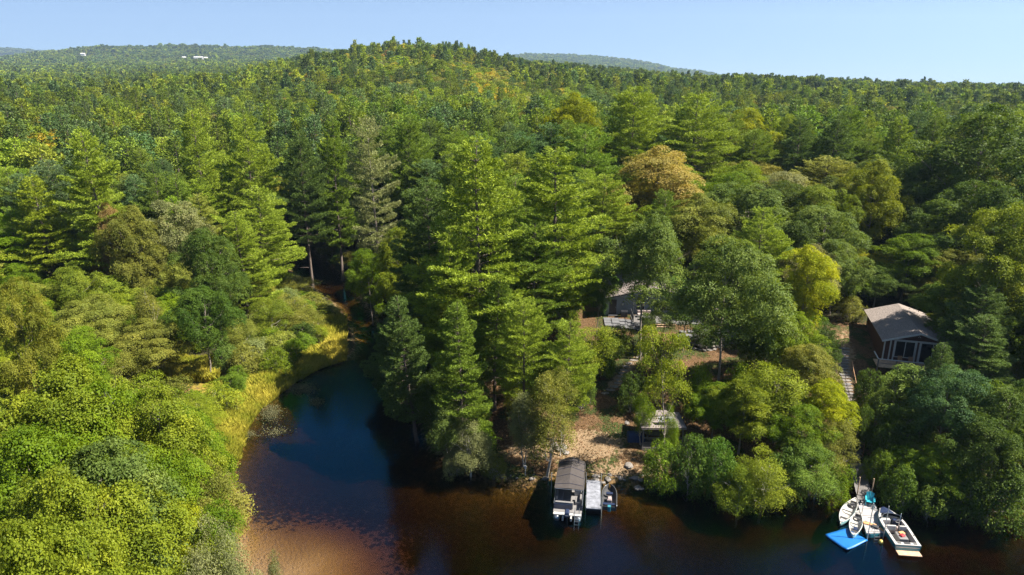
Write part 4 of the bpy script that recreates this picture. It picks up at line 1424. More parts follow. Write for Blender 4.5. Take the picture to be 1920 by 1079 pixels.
# floating dock beside it
a, b = at(1113, 954, 0.42), at(1113, 901, 0.42)
DK = thing('floating_dock', (a.x, a.y, 0.0), 'blue-grey floating dock between the pontoon boat and the dinghy', 'dock', yaw(a, b))
Ld = (b - a).length
for k in range(3):
    y0 = k * Ld / 3
    MB().box(-0.64, 0.64, y0 + .01, y0 + Ld / 3 - .01, 0.34, 0.42).build('deck_panel', M['dock_blue'], DK)
MB().box(-0.67, -0.645, 0, Ld, 0.18, 0.44).build('side_rail', M['alu'], DK)
MB().box(0.645, 0.67, 0, Ld, 0.18, 0.44).build('side_rail', M['alu'], DK)
for k in range(3):
    MB().box(-0.6, 0.6, 0.2 + k * Ld / 3, Ld / 3 - .2 + k * Ld / 3, -0.25, 0.335).build('float', M['black'], DK)
for (x_, y_) in ((0.71, 0.1), (-0.71, 0.3), (0.71, Ld - .4), (-0.71, Ld - .4)):
    MB().tube([(x_, y_, -2.4), (x_, y_, 1.5)], 0.03, 6).build('post', M['steel'], DK)
o = MB().tube([(0, 0, -2.0), (0.05, 0.1, 2.1)], 0.035, 6).build('mooring_pole', M['steel'])
o.location = at(1033, 925, 0)
tag(o, 'thin mooring pole standing left of the pontoon boat', 'pole')

# dinghy
def hull_rings(L, bmax, stations, prof, h, keel):
    """open double-skinned hull: outer side, gunwale, inner side"""
    rings = []
    for i in range(stations):
        q = i / (stations - 1)
        w = max(0.02, bmax * prof(q))
        rise = h + 0.12 * h * (2 * q - 1) ** 4 * 2
        y = q * L
        k = -keel * (1 - max(0, (abs(2 * q - 1) - 0.75) / 0.25) ** 2)
        rings.append([(0, y, k), (-w * 0.6, y, k * 0.8), (-w * 0.92, y, h * 0.35), (-w, y, rise), (-w * 0.88, y, rise + .01), (-w * 0.80, y, h * 0.4),
                      (-w * 0.5, y, 0.04), (0, y, 0.03), (w * 0.5, y, 0.04), (w * 0.80, y, h * 0.4), (w * 0.88, y, rise + .01), (w, y, rise), (w * 0.92, y, h * 0.35), (w * 0.6, y, k * 0.8)])
    return rings
def boat_shell(rings, parent, outer, inner, rim):
    def strip(i0, i1, nm, mat):
        mb = MB()
        mb.loft([r[i0:i1 + 1] for r in rings], closed=False, cap=False)
        return mb.build(nm, mat, parent, True)
    mb = MB().loft([[r[k] for k in (10, 11, 12, 13, 0, 1, 2, 3, 4)] for r in rings], closed=False, cap=False)
    mb.build('hull', outer, parent, True)
    strip(4, 10, 'cockpit', inner)
    r_ = MB()
    for k in (3, 11):
        r_.tube([(r[k][0] * 0.985, r[k][1], r[k][2] + 0.015) for r in rings], 0.035, 6)
    return r_.build('gunwale', rim, parent, True)

a, b = at(1142, 953, 0.3), at(1143, 912, 0.3)
DG = thing('dinghy', (a.x, a.y, 0.02), 'small dark dinghy tied right of the floating dock', 'dinghy', yaw(a, b))
Lg = (b - a).length
R_ = hull_rings(Lg, 0.68, 14, lambda q: 1.0 if q < 0.5 else max(0.03, (1 - ((q - 0.5) / 0.5) ** 2.6)) ** 0.6, 0.42, 0.15)
boat_shell(R_, DG, M['black'], M['dark'], M['alu'])
MB().box(-0.62, 0.62, 0.0, 0.05, 0.03, 0.42).build('transom', M['dark'], DG)
MB().box(-0.56, 0.56, 0.45, 0.75, 0.28, 0.32).build('seat', M['navy'], DG)
sc_ = MB().loft([[(-0.16, 1.0, 0.06), (0.16, 1.0, 0.06), (0.16, 1.75, 0.06), (-0.16, 1.75, 0.06)], [(-0.22, 0.95, 0.42), (0.22, 0.95, 0.42), (0.19, 1.6, 0.42), (-0.19, 1.6, 0.42)], [(-0.12, 1.05, 0.58), (0.12, 1.05, 0.58), (0.1, 1.4, 0.56), (-0.1, 1.4, 0.56)]])
sc_.build('seat_cushion', M['cushion'], DG, bevel=0.03)
MB().box(-0.3, 0.3, 1.95, 2.25, 0.3, 0.46).build('bow_box', M['navy'], DG, bevel=0.02)
MB().tube([(-0.7, 1.6, 0.3), (-0.72, 1.6, 0.05)], 0.11, 8).build('fender', M['white'], DG)
MB().box(-0.14, 0.14, -0.32, 0.0, 0.1, 0.62).build('small_outboard', M['teal'], DG, bevel=0.03)

# ------------------------------------------------------------------ right-hand dock cluster
TL, TRr, BR, BL = at(1608, 944, .42), at(1640, 944, .42), at(1663, 999, .42), at(1625, 1001, .42)
def quadbox(mb, p, z0, z1):
    return mb.poly([(q[0], q[1], z0) for q in p] + [(q[0], q[1], z1) for q in p], [(0, 3, 2, 1), (4, 5, 6, 7), (0, 1, 5, 4), (1, 2, 6, 5), (2, 3, 7, 6), (3, 0, 4, 7)])
oc = (BL + BR) / 2
SD = thing('swim_dock', (oc.x, oc.y, 0), 'white panelled swim dock between the canoes and the ski boat', 'dock')
def loc(p): return (p.x - oc.x, p.y - oc.y)
def lerp(a_, b_, t_): return a_ * (1 - t_) + b_ * t_
cuts = [0, 0.20, 0.42, 0.70, 0.86, 1.0]
mats_ = ['dock_blue', 'dock_white', 'dock_white', 'dock_white', 'dock_blue']
for k in range(5):
    t0, t1 = cuts[k] + .006, cuts[k + 1] - .006
    q = [lerp(BL, TL, 1 - t1), lerp(BR, TRr, 1 - t1), lerp(BR, TRr, 1 - t0), lerp(BL, TL, 1 - t0)]
    quadbox(MB(), [loc(p) for p in q], 0.34, 0.42).build('deck_panel', M['dock_white' if k != 3 else 'dock_white'], SD)
quadbox(MB(), [loc(lerp(BL, BR, .03)), loc(lerp(BL, BR, .97)), loc(lerp(TL, TRr, .97)), loc(lerp(TL, TRr, .03))], 0.0, 0.335).build('frame', M['teal'], SD)
q = [lerp(lerp(BL, TL, .30), lerp(BR, TRr, .30), .05), lerp(lerp(BL, TL, .06), lerp(BR, TRr, .06), .92), lerp(lerp(BL, TL, .14), lerp(BR, TRr, .14), .98), lerp(lerp(BL, TL, .40), lerp(BR, TRr, .40), .10)]
quadbox(MB(), [loc(p) for p in q], 0.424, 0.45).build('grip_mat', M['dark'], SD)
for (u, v, top) in ((1616, 963, 1.3), (1627, 1006, 3.6), (1657, 1003, 3.2), (1646, 972, 1.4), (1608, 946, 1.0)):
    p = at(u, v, 0.42)
    MB().tube([(p.x - oc.x, p.y - oc.y, -2.3), (p.x - oc.x, p.y - oc.y, top)], 0.035, 8).build('post', M['steel'], SD)
ldr = MB()
p = lerp(BL, BR, .45)
for sx in (-.22, .22):
    ldr.tube([(p.x - oc.x + sx, p.y - oc.y + .25, .42), (p.x - oc.x + sx, p.y - oc.y + .2, .85), (p.x - oc.x + sx, p.y - oc.y - .2, .8), (p.x - oc.x + sx, p.y - oc.y - .3, -.6)], 0.022, 6)
for k in range(3):
    ldr.beam((p.x - oc.x - .22, p.y - oc.y - .29, .25 - k * .27), (p.x - oc.x + .22, p.y - oc.y - .29, .25 - k * .27), 0.05)
ldr.build('ladder', M['alu'], SD)
for (u, v, nm, mt, w, l_, rz, lb) in ((1631, 983, 'towel', 'tan', .35, 1.0, 1.1, 'tan towel spread on the swim dock, left'), (1655, 994, 'towel', 'tan', .3, .6, 0.6, 'small tan towel at the swim dock corner by the ski boat'),
                                  (1641, 989, 'bag', 'dark', .35, .5, 0.9, 'dark bag lying flat on the swim dock')):
    p = at(u, v, 0.46)
    o = MB().box(-w / 2, w / 2, -l_ / 2, l_ / 2, 0, 0.05 if nm == 'towel' else 0.14).build(nm, M[mt], None, bevel=0.015)
    o.location, o.rotation_euler = (p.x, p.y, 0.452), (0, 0, rz)
    tag(o, lb, nm)

# gangway with separate planks
a, b = at(1624, 944, 0.45), at(1606, 866, 0.9)
GW = thing('boardwalk', (a.x, a.y, 0.42), 'weathered plank boardwalk leading from shore to the swim dock', 'boardwalk', yaw(a, b))
Lw = math.hypot(b.x - a.x, b.y - a.y)
GW.rotation_euler[0] = math.atan2(0.35, Lw)
pm = MB().box(-0.66, 0.66, -0.062, 0.062, 0, 0.04)
me = None
npk = int(Lw / 0.14)
for k in range(npk):
    if me is None:
        o = pm.build('plank', M['grey_wood'], GW); me = o.data
    else:
        o = link('plank', me, GW)
    o.location = (random.uniform(-.015, .015), k * 0.14 + .07, 0.02 + random.uniform(-.004, .004))
    o.rotation_euler = (0, 0, random.uniform(-.008, .008))
for sx in (-.5, .5):
    MB().beam((sx, 0, -.05), (sx, Lw, -.05), 0.08, 0.12).build('stringer', M['grey_wood'], GW)
for (u, v) in ((1607, 929), (1633, 932)):
    p = at(u, v, 0.45)
    o = MB().tube([(0, 0, -2), (0, 0, 1.9)], 0.05, 8).build('dock_post', M['tan_wood'])
    o.location = p
    tag(o, 'pale wooden post standing %s of the boardwalk end' % ('left' if u < 1620 else 'right'), 'post', 'posts beside the boardwalk')

# canoes
def canoe(u0, v0, u1, v1, beam, label, extras):
    a, b = at(u0, v0, .3), at(u1, v1, .3)
    L = (b - a).length
    c = thing('canoe', (a.x, a.y, 0.03), label, 'canoe', yaw(a, b), 'canoes at the swim dock')
    R_ = hull_rings(L, beam, 17, lambda q: max(0.02, math.sin(math.pi * q)) ** 0.72, 0.36, 0.12)
    boat_shell(R_, c, M['canoe_out'], M['canoe_in'], M['white'])
    for q, w, nm in ((0.22, .55, 'seat'), (0.5, .93, 'thwart'), (0.76, .6, 'seat')):
        wd = 0.13 if nm == 'thwart' else 0.28
        MB().box(-beam * w, beam * w, q * L - wd / 2, q * L + wd / 2, 0.26, 0.29).build(nm, M['dark'], c)
    for q0, q1 in ((0.02, 0.11), (0.98, 0.88)):
        w1 = beam * max(0.02, math.sin(math.pi * q1)) ** .72 * .9
        MB().poly([(0, q0 * L, .43), (-w1, q1 * L, .385), (w1, q1 * L, .385), (0, q0 * L, .39), (-w1, q1 * L, .36), (w1, q1 * L, .36)], [(0, 1, 2), (3, 5, 4), (0, 3, 4, 1), (1, 4, 5, 2), (2, 5, 3, 0)]).build('deck_plate', M['canoe_in'], c)
    if extras:
        MB().tube([(-.25, L * .3, .3), (.3, L * .62, .42)], 0.025, 6).build('paddle', M['alu'], c)
        MB().box(-.12, .2, L * .3, L * .42, .04, .24).build('bag', M['navy'], c, bevel=.03)
    else:
        MB().tube([(0, L * .80, .3), (0.0, L * .80, .33)], .2, 10).build('round_seat_pad', M['dark'], c)
    return c
canoe(1576, 982, 1604, 937, 0.56, 'larger white canoe nosed against the left of the boardwalk', False)
canoe(1599, 1007, 1610, 961, 0.50, 'smaller canoe with blue-grey hull resting on the blue mat', True)

# blue foam mat
q = [at(u, v, .1) for u, v in ((1547, 1004), (1588, 991), (1627, 1014), (1588, 1033))]
c0 = sum(q, Vector()) / 4
nx = 10
top, bot = [], []
for i in range(nx + 1):
    for j in range(nx + 1):
        s_, t_ = i / nx, j / nx
        p = lerp(lerp(q[0], q[1], s_), lerp(q[3], q[2], s_), t_) - c0
        z_ = 0.07 + 0.03 * math.sin(s_ * 5) * math.sin(t_ * 4) + 0.13 * max(0, t_ - .8) * 5 * max(0, .35 - s_) * 2.5 + 0.08 * max(0, .15 - t_) * 6 * (1 - s_)
        top.append((p.x, p.y, z_ + .07)); bot.append((p.x, p.y, z_ - .03))
n_ = (nx + 1) ** 2
fs = []
for i in range(nx):
    for j in range(nx):
        k = i * (nx + 1) + j
        fs += [(k, k + 1, k + nx + 2, k + nx + 1), (n_ + k, n_ + k + nx + 1, n_ + k + nx + 2, n_ + k + 1)]
for i in range(nx):
    for (k, l2) in ((i, i + 1), (nx * (nx + 1) + i + 1, nx * (nx + 1) + i)):
        fs.append((l2, k, n_ + k, n_ + l2))
    for (k, l2) in (((i + 1) * (nx + 1), i * (nx + 1)), (i * (nx + 1) + nx, (i + 1) * (nx + 1) + nx)):
        fs.append((l2, k, n_ + k, n_ + l2))
mm = MB(); mm.v = top + bot; mm.f = fs
o = mm.build('foam_mat', M['blue_mat'], None, True)
o.location = (c0.x, c0.y, 0.0)
tag(o, 'bright blue foam swim mat floating below the canoes', 'mat')

# ski boat
sb, bb = at(1703, 1024, .7), at(1655, 951, .8)
SB = thing('ski_boat', (sb.x, sb.y, 0.0), 'white and teal ski boat moored right of the swim dock', 'boat', yaw(sb, bb))
Lb = (bb - sb).length
prof = lambda q: 0.95 + 0.05 * math.sin(q * 3) if q < 0.45 else max(0.02, 1 - ((q - 0.45) / 0.55) ** 2.4) ** 0.8
B = 1.06
def st_(q, f=1.0): return B * prof(q) * f
hr, dk, ins = [], [], []
ns_ = 18
for i in range(ns_):
    q = i / (ns_ - 1); y = q * Lb; w = st_(q); zt = 0.72 + 0.10 * q
    hr.append([(w, y, zt), (w * .97, y, .42), (w * .80, y, .02 + .3 * q ** 4), (0, y, -.25 + .75 * q ** 4), (-w * .80, y, .02 + .3 * q ** 4), (-w * .97, y, .42), (-w, y, zt)])
MB().loft(hr, closed=False, cap=False).build('hull', M['teal'], SB, True)
MB().poly([hr[0][k] for k in range(7)], [(6, 5, 4, 3, 2, 1, 0)]).build('transom', M['teal'], SB)
def inner(q): return max(0.0, st_(q) - 0.22) if q < 0.8 else max(0, st_(q) - .22 - (q - .8) * 2)
dq = [0.07 + 0.90 * i / 17 for i in range(18)]
mb = MB()
for sgn in (-1, 1):
    rr_ = []
    for q in dq:
        zt = 0.72 + 0.10 * q
        rr_.append([(sgn * st_(q), q * Lb, zt), (sgn * (st_(q) - .02), q * Lb, zt + .05), (sgn * inner(q), q * Lb, zt + .05), (sgn * inner(q), q * Lb, .15)])
    mb.loft(rr_, closed=False, cap=False)
mb.build('side_deck', M['white'], SB)
MB().box(-st_(0.03), st_(0.03), 0.0, 0.07 * Lb, .70, .78).build('rear_deck', M['white'], SB, bevel=.02)
for sx in (-.62, .62):
    MB().box(sx - .14, sx + .14, .12, .27, .782, .80).build('rear_hatch', M['dark'], SB)
MB().box(-.25, .25, .1, .36, .782, .80).build('rear_step', M['dark'], SB)
MB().loft([[(-st_(q) * .9, q * Lb, .14), (st_(q) * .9, q * Lb, .14)] for q in (0.06, .3, .6, .8, .93)], closed=False, cap=False).build('cockpit_floor', M['dark'], SB)
MB().box(-.36, .36, .75, 1.75, .15, .78).build('engine_box', M['seat'], SB, bevel=.06)
MB().box(-.80, -.05, 2.35, 2.95, .15, .55).build('seat', M['cushion'], SB, bevel=.05)
MB().box(-.80, -.05, 2.20, 2.36, .5, .98).build('seat_back', M['white'], SB, bevel=.05)
MB().box(.2, .80, 2.35, 2.85, .15, .55).build('seat', M['cushion'], SB, bevel=.05)
MB().box(.2, .80, 2.20, 2.34, .5, .98).build('seat_back', M['white'], SB, bevel=.05)
MB().box(-.80, -.1, 3.2, 3.5, .15, .85).build('dashboard', M['white'], SB, bevel=.04)
MB().box(.12, .80, 3.2, 3.5, .15, .85).build('dashboard', M['navy'], SB, bevel=.04)
MB().tube([(.45 + .19 * math.cos(k * .5236), 3.1 - .06 * math.sin(k * .5236), .85 + .17 * math.sin(k * .5236)) for k in range(13)], .018, 5).build('steering_wheel', M['white'], SB)
wsr = []
for k in range(9):
    an_ = math.pi * k / 8
    x_, y_ = -.86 * math.cos(an_), 3.35 + .55 * math.sin(an_)
    wsr.append([(x_, y_, .82), (x_ * .92, y_ - .16, 1.18)])
MB().loft(wsr, closed=False, cap=False).build('windshield', M['glass'], SB)
MB().tube([r[1] for r in wsr], .018, 5).build('windshield_rim', M['alu'], SB)
MB().tube([(0, 1.95, .3), (0, 2.0, 1.7), (0.02, 2.0, 2.35)], [.05, .045, .03], 8).build('ski_pylon', M['alu'], SB, True)
MB().box(-.9, .9, -.62, -.02, .18, .24).build('swim_platform', M['tan_wood'], SB)
for sx in (-1, 1):
    for y_ in (1.3, 3.0):
        MB().box(sx * .95 - .035, sx * .95 + .035, y_ - .1, y_ + .1, .775, .81).build('cleat', M['dark'], SB)
MB().loft([[(-st_(q) * .8, q * Lb, .80 + .10 * q), (0, q * Lb, .86 + .10 * q), (st_(q) * .8, q * Lb, .80 + .10 * q)] for q in (0.80, .86, .92, .97)], closed=False, cap=False).build('bow_deck', M['navy'], SB)
MB().box(-st_(0.0) * .9, st_(0.0) * .9, -.008, -.002, .50, .56).build('transom_stripe', M['white'], SB)
def on_boat(x_, y_, z_):
    r_ = SB.rotation_euler[2]
    return (SB.location.x + x_ * math.cos(r_) - y_ * math.sin(r_), SB.location.y + x_ * math.sin(r_) + y_ * math.cos(r_), z_)
o = MB().box(-.26, .26, -.16, .16, 0, .06).build('towel', M['tan'], None, bevel=.02); o.location = on_boat(.05, 1.95, .9); o.rotation_euler = (0.1, 0.1, SB.rotation_euler[2] + .5)
o.location = on_boat(.12, 1.55, .785)
tag(o, 'folded tan towel on the ski boat engine box', 'towel')
o = MB().loft([[(-.2, -.15, 0), (.2, -.15, 0), (.2, .15, 0), (-.2, .15, 0)], [(-.22, -.14, .1), (.18, -.16, .1), (.2, .14, .12), (-.2, .16, .1)], [(-.1, -.08, .15), (.1, -.08, .15), (.1, .08, .16), (-.1, .08, .15)]]).build('life_vest', M['red'], None, bevel=.02)
o.location = on_boat(.02, 1.18, .785); o.rotation_euler = (0, 0, .4)
tag(o, 'red life vest lying on the ski boat engine box', 'life vest')

# turquoise chair on the dock
p = at(1630, 946, .42)
CH = thing('deck_chair', (p.x, p.y, 0.425), 'turquoise slatted deck chair at the head of the swim dock', 'chair', math.radians(155))
sl = None
for k in range(5):
    sx = -.24 + k * .12
    MB().beam((sx, -.22, .32), (sx * 1.1, -.52, 1.02 - .05 * abs(k - 2)), .10, .025).build('back_slat', M['turq'], CH)
for k in range(4):
    MB().box(-.28, .28, -.2 + k * .14, -.08 + k * .14, .30 + .03 * k, .325 + .03 * k).build('seat_slat', M['turq'], CH)
for sx in (-.33, .33):
    MB().box(sx - .07, sx + .07, -.42, .36, .56, .585).build('armrest', M['turq'], CH)
    MB().beam((sx, .3, 0), (sx, .3, .555), .06).build('leg', M['turq'], CH)
    MB().beam((sx * .95, -.55, 0), (sx * .95, .28, .36), .05).build('leg', M['turq'], CH)
p = at(1652, 1016, .1)
o = MB().loft([[(.13 * math.cos(k * .7854) * r_, .13 * math.sin(k * .7854) * r_, z_) for k in range(8)] for r_, z_ in ((.3, -.12), (.85, -.07), (1, 0), (.85, .08), (.3, .13))]).build('mooring_buoy', M['yellow'], None, True)
o.location = (p.x, p.y, .06); o.scale = (1.6, 1.6, 1.6)
tag(o, 'pale yellow buoy floating at the corner of the swim dock', 'buoy')

# ------------------------------------------------------------------ shore pavilion
a = ground_at(1203, 846); b = ground_at(1278, 846)
PX, PY, PZ = (a.x + b.x) / 2, a.y, hz((a.x + b.x) / 2, a.y + 1.5) + .05
Wp = (b.x - a.x)
PV = thing('pavilion', (PX, PY, PZ), 'open shore pavilion under a pinkish canvas roof with railings', 'pavilion', 0)
hw, dp_ = Wp / 2, 3.0
MB().box(-hw, hw, 0, dp_, -.5, .12).build('floor', M['grey_wood'], PV)
for x_ in (-hw + .08, 0.2, hw - .08):
    for y_ in (.08, dp_ - .08):
        MB().beam((x_, y_, .1), (x_, y_, 2.35), .12).build('post', M['grey_wood'], PV)
for x0, x1 in ((-hw + .14, .14), (.26, hw - .14)):
    for z_ in (.3, .55, 1.1):
        MB().box(x0, x1, .04, .10, z_, z_ + .09).build('rail', M['grey_wood'], PV)
MB().box(-hw - .2, hw + .2, -.2, dp_ + .2, 2.33, 2.40).build('roof_frame', M['grey_wood'], PV)
e1, e2 = hw + .18, .2
rf = MB().poly([(-e1, -e2, 2.4), (e1, -e2, 2.4), (e1, dp_ + e2, 2.4), (-e1, dp_ + e2, 2.4), (-.75, dp_ / 2, 3.25), (.75, dp_ / 2, 3.25),
                (-e1, -e2, 2.2), (e1, -e2, 2.2), (e1, dp_ + e2, 2.2), (-e1, dp_ + e2, 2.2)],
               [(0, 1, 5, 4), (1, 2, 5), (2, 3, 4, 5), (3, 0, 4), (0, 6, 7, 1), (1, 7, 8, 2), (2, 8, 9, 3), (3, 9, 6, 0)]).build('roof', M['tent'], PV)
MB().poly([(-.8, dp_ / 2 - .5, 3.13), (.8, dp_ / 2 - .5, 3.13), (.8, dp_ / 2 + .5, 3.13), (-.8, dp_ / 2 + .5, 3.13), (-.5, dp_ / 2, 3.5), (.5, dp_ / 2, 3.5)], [(0, 1, 5, 4), (1, 2, 5), (2, 3, 4, 5), (3, 0, 4)]).build('roof_vent', M['tent'], rf)
SG = thing('pavilion_sign', (PX - .55, PY + .1, PZ + 2.95), 'pale board with blotchy dark letters on the pavilion roof ridge', 'sign')
SG.rotation_euler = (math.radians(-22), 0, 0)
MB().box(0, 1.5, 0, .05, 0, .48).build('board', M['white_paint'], SG)
MB().box(-.04, 1.54, -.005, .06, -.06, 0).build('bottom_trim', M['dark'], SG)
cu = bpy.data.curves.new('letters', 'FONT')
cu.body = 'FLMP'; cu.size = .42; cu.extrude = .012; cu.offset = .012
tmp = bpy.data.objects.new('letters', cu)
COL.objects.link(tmp)
bpy.context.view_layer.update()
lm = bpy.data.meshes.new_from_object(tmp)
bpy.data.objects.remove(tmp)
lm.materials.clear(); lm.materials.append(M['black'])
lo = link('letters', lm, SG)
lo.location = (.12, -.014, .09); lo.rotation_euler = (math.radians(90), 0, 0)
TBp = thing('picnic_table', (PX - .55, PY + 1.5, PZ + .12), 'grey picnic table inside the pavilion', 'table')
MB().box(-.9, .9, -.38, .38, .70, .75).build('table_top', M['grey_wood'], TBp)
for sx in (-.7, .7):
    MB().beam((sx, -.35, 0), (sx, .2, .7), .08).build('leg', M['grey_wood'], TBp)
    MB().beam((sx, .35, 0), (sx, -.2, .7), .08).build('leg', M['grey_wood'], TBp)
for sy in (-.62, .62):
    MB().box(-.9, .9, sy - .13, sy + .13, .43, .47).build('bench', M['grey_wood'], TBp)
for x_, mt, lb in ((.55, 'navy_cloth', 'navy folding chair behind the pavilion rail'), (1.1, 'cushion', 'pale folding chair at the pavilion right side')):
    c = thing('folding_chair', (PX + x_, PY + .9, PZ + .12), lb, 'chair', random.uniform(-.4, .4))
    MB().box(-.25, .25, -.25, .25, .42, .46).build('seat', M[mt], c)
    MB().beam((0, .25, .46), (0, .34, .95), .5, .03).build('backrest', M[mt], c)
    for sx in (-.24, .24):
        for sy in (-.24, .24):
            MB().beam((sx, sy, 0), (sx, sy, .43), .03).build('leg', M['alu'], c)
p = ground_at(1190, 825)
o = MB().loft([[(-.9, -.6, 0), (.9, -.6, 0), (.9, .6, 0), (-.9, .6, 0)], [(-.85, -.5, .7), (.85, -.5, .7), (.85, .5, .75), (-.85, .5, .75)], [(-.6, -.2, .95), (.6, -.2, .95), (.6, .2, .95), (-.6, .2, .95)]]).build('covered_equipment', M['navy_cloth'], None, bevel=.05)
o.location = p + Vector((.1, 0, -.05))
tag(o, 'dark blue covered bundle in the shade left of the pavilion', 'bundle')
for k in range(4):
    p = ground_at(1283 + k * 5, 838 - k * 2)
    o = MB().beam((0, 0, -.2), (0, 0, 1.25 - .1 * k), .1).build('fence_post', M['tan_wood'])
    o.location = p
    tag(o, 'short wooden post right of the pavilion, %s from the pavilion' % ('first', 'second', 'third', 'fourth')[k], 'post', 'posts beside the pavilion')
p = ground_at(985, 893)
WP = thing('shore_marker', (p.x, p.y, p.z), 'white-topped marker post on the shore left of the pontoon boat', 'post')
MB().tube([(0, 0, -.2), (0, 0, .8)], .05, 8).build('shaft', M['steel'], WP)
MB().tube([(0, 0, .8), (0, 0, 1.05), (0, 0, 1.12)], [.12, .12, .05], 8).build('cap', M['white_paint'], WP)

# ------------------------------------------------------------------ rocks
def rock_mesh(seed):
    rng = random.Random(seed)
    bm = bmesh.new()
    bmesh.ops.create_icosphere(bm, subdivisions=2, radius=1)
    for v in bm.verts:
        k = 0.75 + .35 * float(vnoise(np.array([v.co.x * 1.6 + seed * 3.1]), np.array([v.co.y * 1.6 + v.co.z * 2.3]), seed)[0])
        v.co = v.co * k
        v.co.z *= .62
        v.co.x *= 1.15
    me = bpy.data.meshes.new('rock')
    bm.to_mesh(me); bm.free()
    me.materials.append(M['stone'])
    return me
RM = [rock_mesh(k) for k in range(6)]
def rock(p, s, label, grp=None):
    o = link('boulder' if s > .35 else 'rock', random.choice(RM))
    o.location = p; o.scale = (s, s * random.uniform(.7, 1), s * random.uniform(.7, 1.1)); o.rotation_euler = (random.uniform(-.2, .2), random.uniform(-.2, .2), random.uniform(0, 6))
    return tag(o, label, 'rock', grp)
rock(ground_at(1053, 842), .75, 'grey boulder left of the dirt landing')
rock(ground_at(1060, 849), .45, 'pale smaller boulder leaning on the grey boulder')
rock(ground_at(1040, 836), .4, 'whitish rock above the grey boulder')
rock(ground_at(1179, 874), .5, 'boulder on the landing edge above the dinghy')
rock(at(1196, 915, 0), .42, 'round pale rock standing in the water right of the dinghy')
rock(at(1203, 917, 0), .22, 'little rock beside the round pale rock in the water')
rock(ground_at(1175, 795), .35, 'pale rock in the shade above the pavilion bundle')
rock(ground_at(1260, 905), .3, 'rock under the shoreline shrubs below the pavilion')
for k in range(46):
    if k < 30:
        u = 1098 + k * 3.8; v = 896 + random.uniform(-5, 5)
    else:
        u = 935 + (k - 30) * 6.2; v = 898 + random.uniform(-5, 5)
    p = ground_at(u, v)
    rock((p.x + random.uniform(-.2, .2), p.y + random.uniform(-.5, .5), p.z - .04), random.choice((.08, .12, .15, .2, .34)), 'small stone in the row edging the lake %s the pontoon boat' % ('right of' if k < 30 else 'left of'), 'stones edging the landing')
# retaining wall of round stones on the slope
ws = thing('stone_wall', ground_at(1350, 655), 'low dry-laid retaining wall of round stones on the slope', 'wall')
bx0 = ws.location.copy()
for row in range(3):
    for k in range(15):
        p = ground_at(1292 + k * 6.8 + row * 3, 650 + 8 * math.sin(k * .35) - row * 1.5)
        o = link('stone', RM[(k + row) % 6], ws)
        s = random.uniform(.22, .34)
        o.location = (p.x - bx0.x, p.y - bx0.y + row * .12, p.z - bx0.z + row * .34)
        o.scale = (s * 1.25, s, s); o.rotation_euler = (random.uniform(-.3, .3), random.uniform(-.3, .3), random.uniform(0, 6))
pt = thing('flagstone_terrace', ground_at(1340, 636) + Vector((0, 0, .05)), 'grey flagstone terrace behind the round-stone wall', 'terrace')
for i in range(9):
    for j in range(4):
        w_, l_ = random.uniform(.42, .5), random.uniform(.42, .5)
        x_, y_ = (i - 4) * 1.02 + (j % 2) * .5, (j - 1) * 1.02
        z_ = hz(pt.location.x + x_, pt.location.y + y_) - pt.location.z + .06
        o = MB().poly([(x_ - w_, y_ - l_ * .9, z_ - .1), (x_ + w_ * .9, y_ - l_, z_ - .1), (x_ + w_, y_ + l_, z_ - .1), (x_ - w_ * .95, y_ + l_ * .93, z_ - .1),
                       (x_ - w_, y_ - l_ * .9, z_), (x_ + w_ * .9, y_ - l_, z_), (x_ + w_, y_ + l_, z_), (x_ - w_ * .95, y_ + l_ * .93, z_)], [(4, 5, 6, 7), (0, 1, 5, 4), (1, 2, 6, 5), (2, 3, 7, 6), (3, 0, 4, 7)]).build('flagstone', M['paver'], pt)
# stepping stones of the footpath
fp = thing('footpath', ground_at(1175, 695), 'pale stone footpath climbing from the landing to the cottage', 'path')
for k in range(13):
    q = k / 12
    p = ground_at(1135 + 68 * q + 6 * math.sin(q * 7), 738 - 75 * q) - fp.location
    o = link('stone', RM[k % 6], fp)
    o.location = (p.x, p.y, p.z - .02); o.scale = (.5, .36, .12); o.rotation_euler = (0, 0, random.uniform(-.5, .5))
# pale steps beside the cabin
sp = thing('timber_steps', ground_at(1590, 760), 'pale timber steps climbing the slope left of the red cabin', 'steps')
pts = [(1603, 858), (1606, 835), (1602, 812), (1600, 790), (1597, 768), (1592, 748), (1588, 728), (1584, 708), (1582, 690), (1582, 672), (1584, 655)]
for k in range(34):
    q = k / 33 * (len(pts) - 1.001)
    i = int(q); f = q - i
    p = ground_at(pts[i][0] * (1 - f) + pts[i + 1][0] * f, pts[i][1] * (1 - f) + pts[i + 1][1] * f) - sp.location
    o = MB().box(-.55, .55, -.30, .30, -.15, .06).build('step', M['stone'] if k % 3 else M['grey_wood'], sp)
    o.location = p; o.rotation_euler = (0, 0, random.uniform(-.06, .06) + .08)
hd = MB()
for k in range(9):
    i = k
    p = ground_at(pts[i][0] + 14, pts[i][1]) - sp.location
    hd.beam((p.x, p.y, p.z - .1), (p.x, p.y, p.z + .95), .06)
    if k:
        hd.beam(pp_, (p.x, p.y, p.z + .95), .05)
    pp_ = (p.x, p.y, p.z + .95)
hd.build('handrail', M['brown_wood'], sp)
for (u, v, du, dv, r_, lb) in ((1632, 868, 8, -9, .08, 'bleached log lying on the bank right of the boardwalk'), (1596, 853, 10, 3, .09, 'pale driftwood across the top of the boardwalk')):
    p, p2 = ground_at(u, v), ground_at(u + du, v + dv)
    o = MB().tube([(0, 0, .1), tuple((p2 - p) * .5 + Vector((0, 0, .16))), tuple(p2 - p + Vector((0, 0, .12)))], [r_, r_, r_ * .7], 7).build('log', M['dead'], None, True)
    o.location = p
    tag(o, lb, 'log')

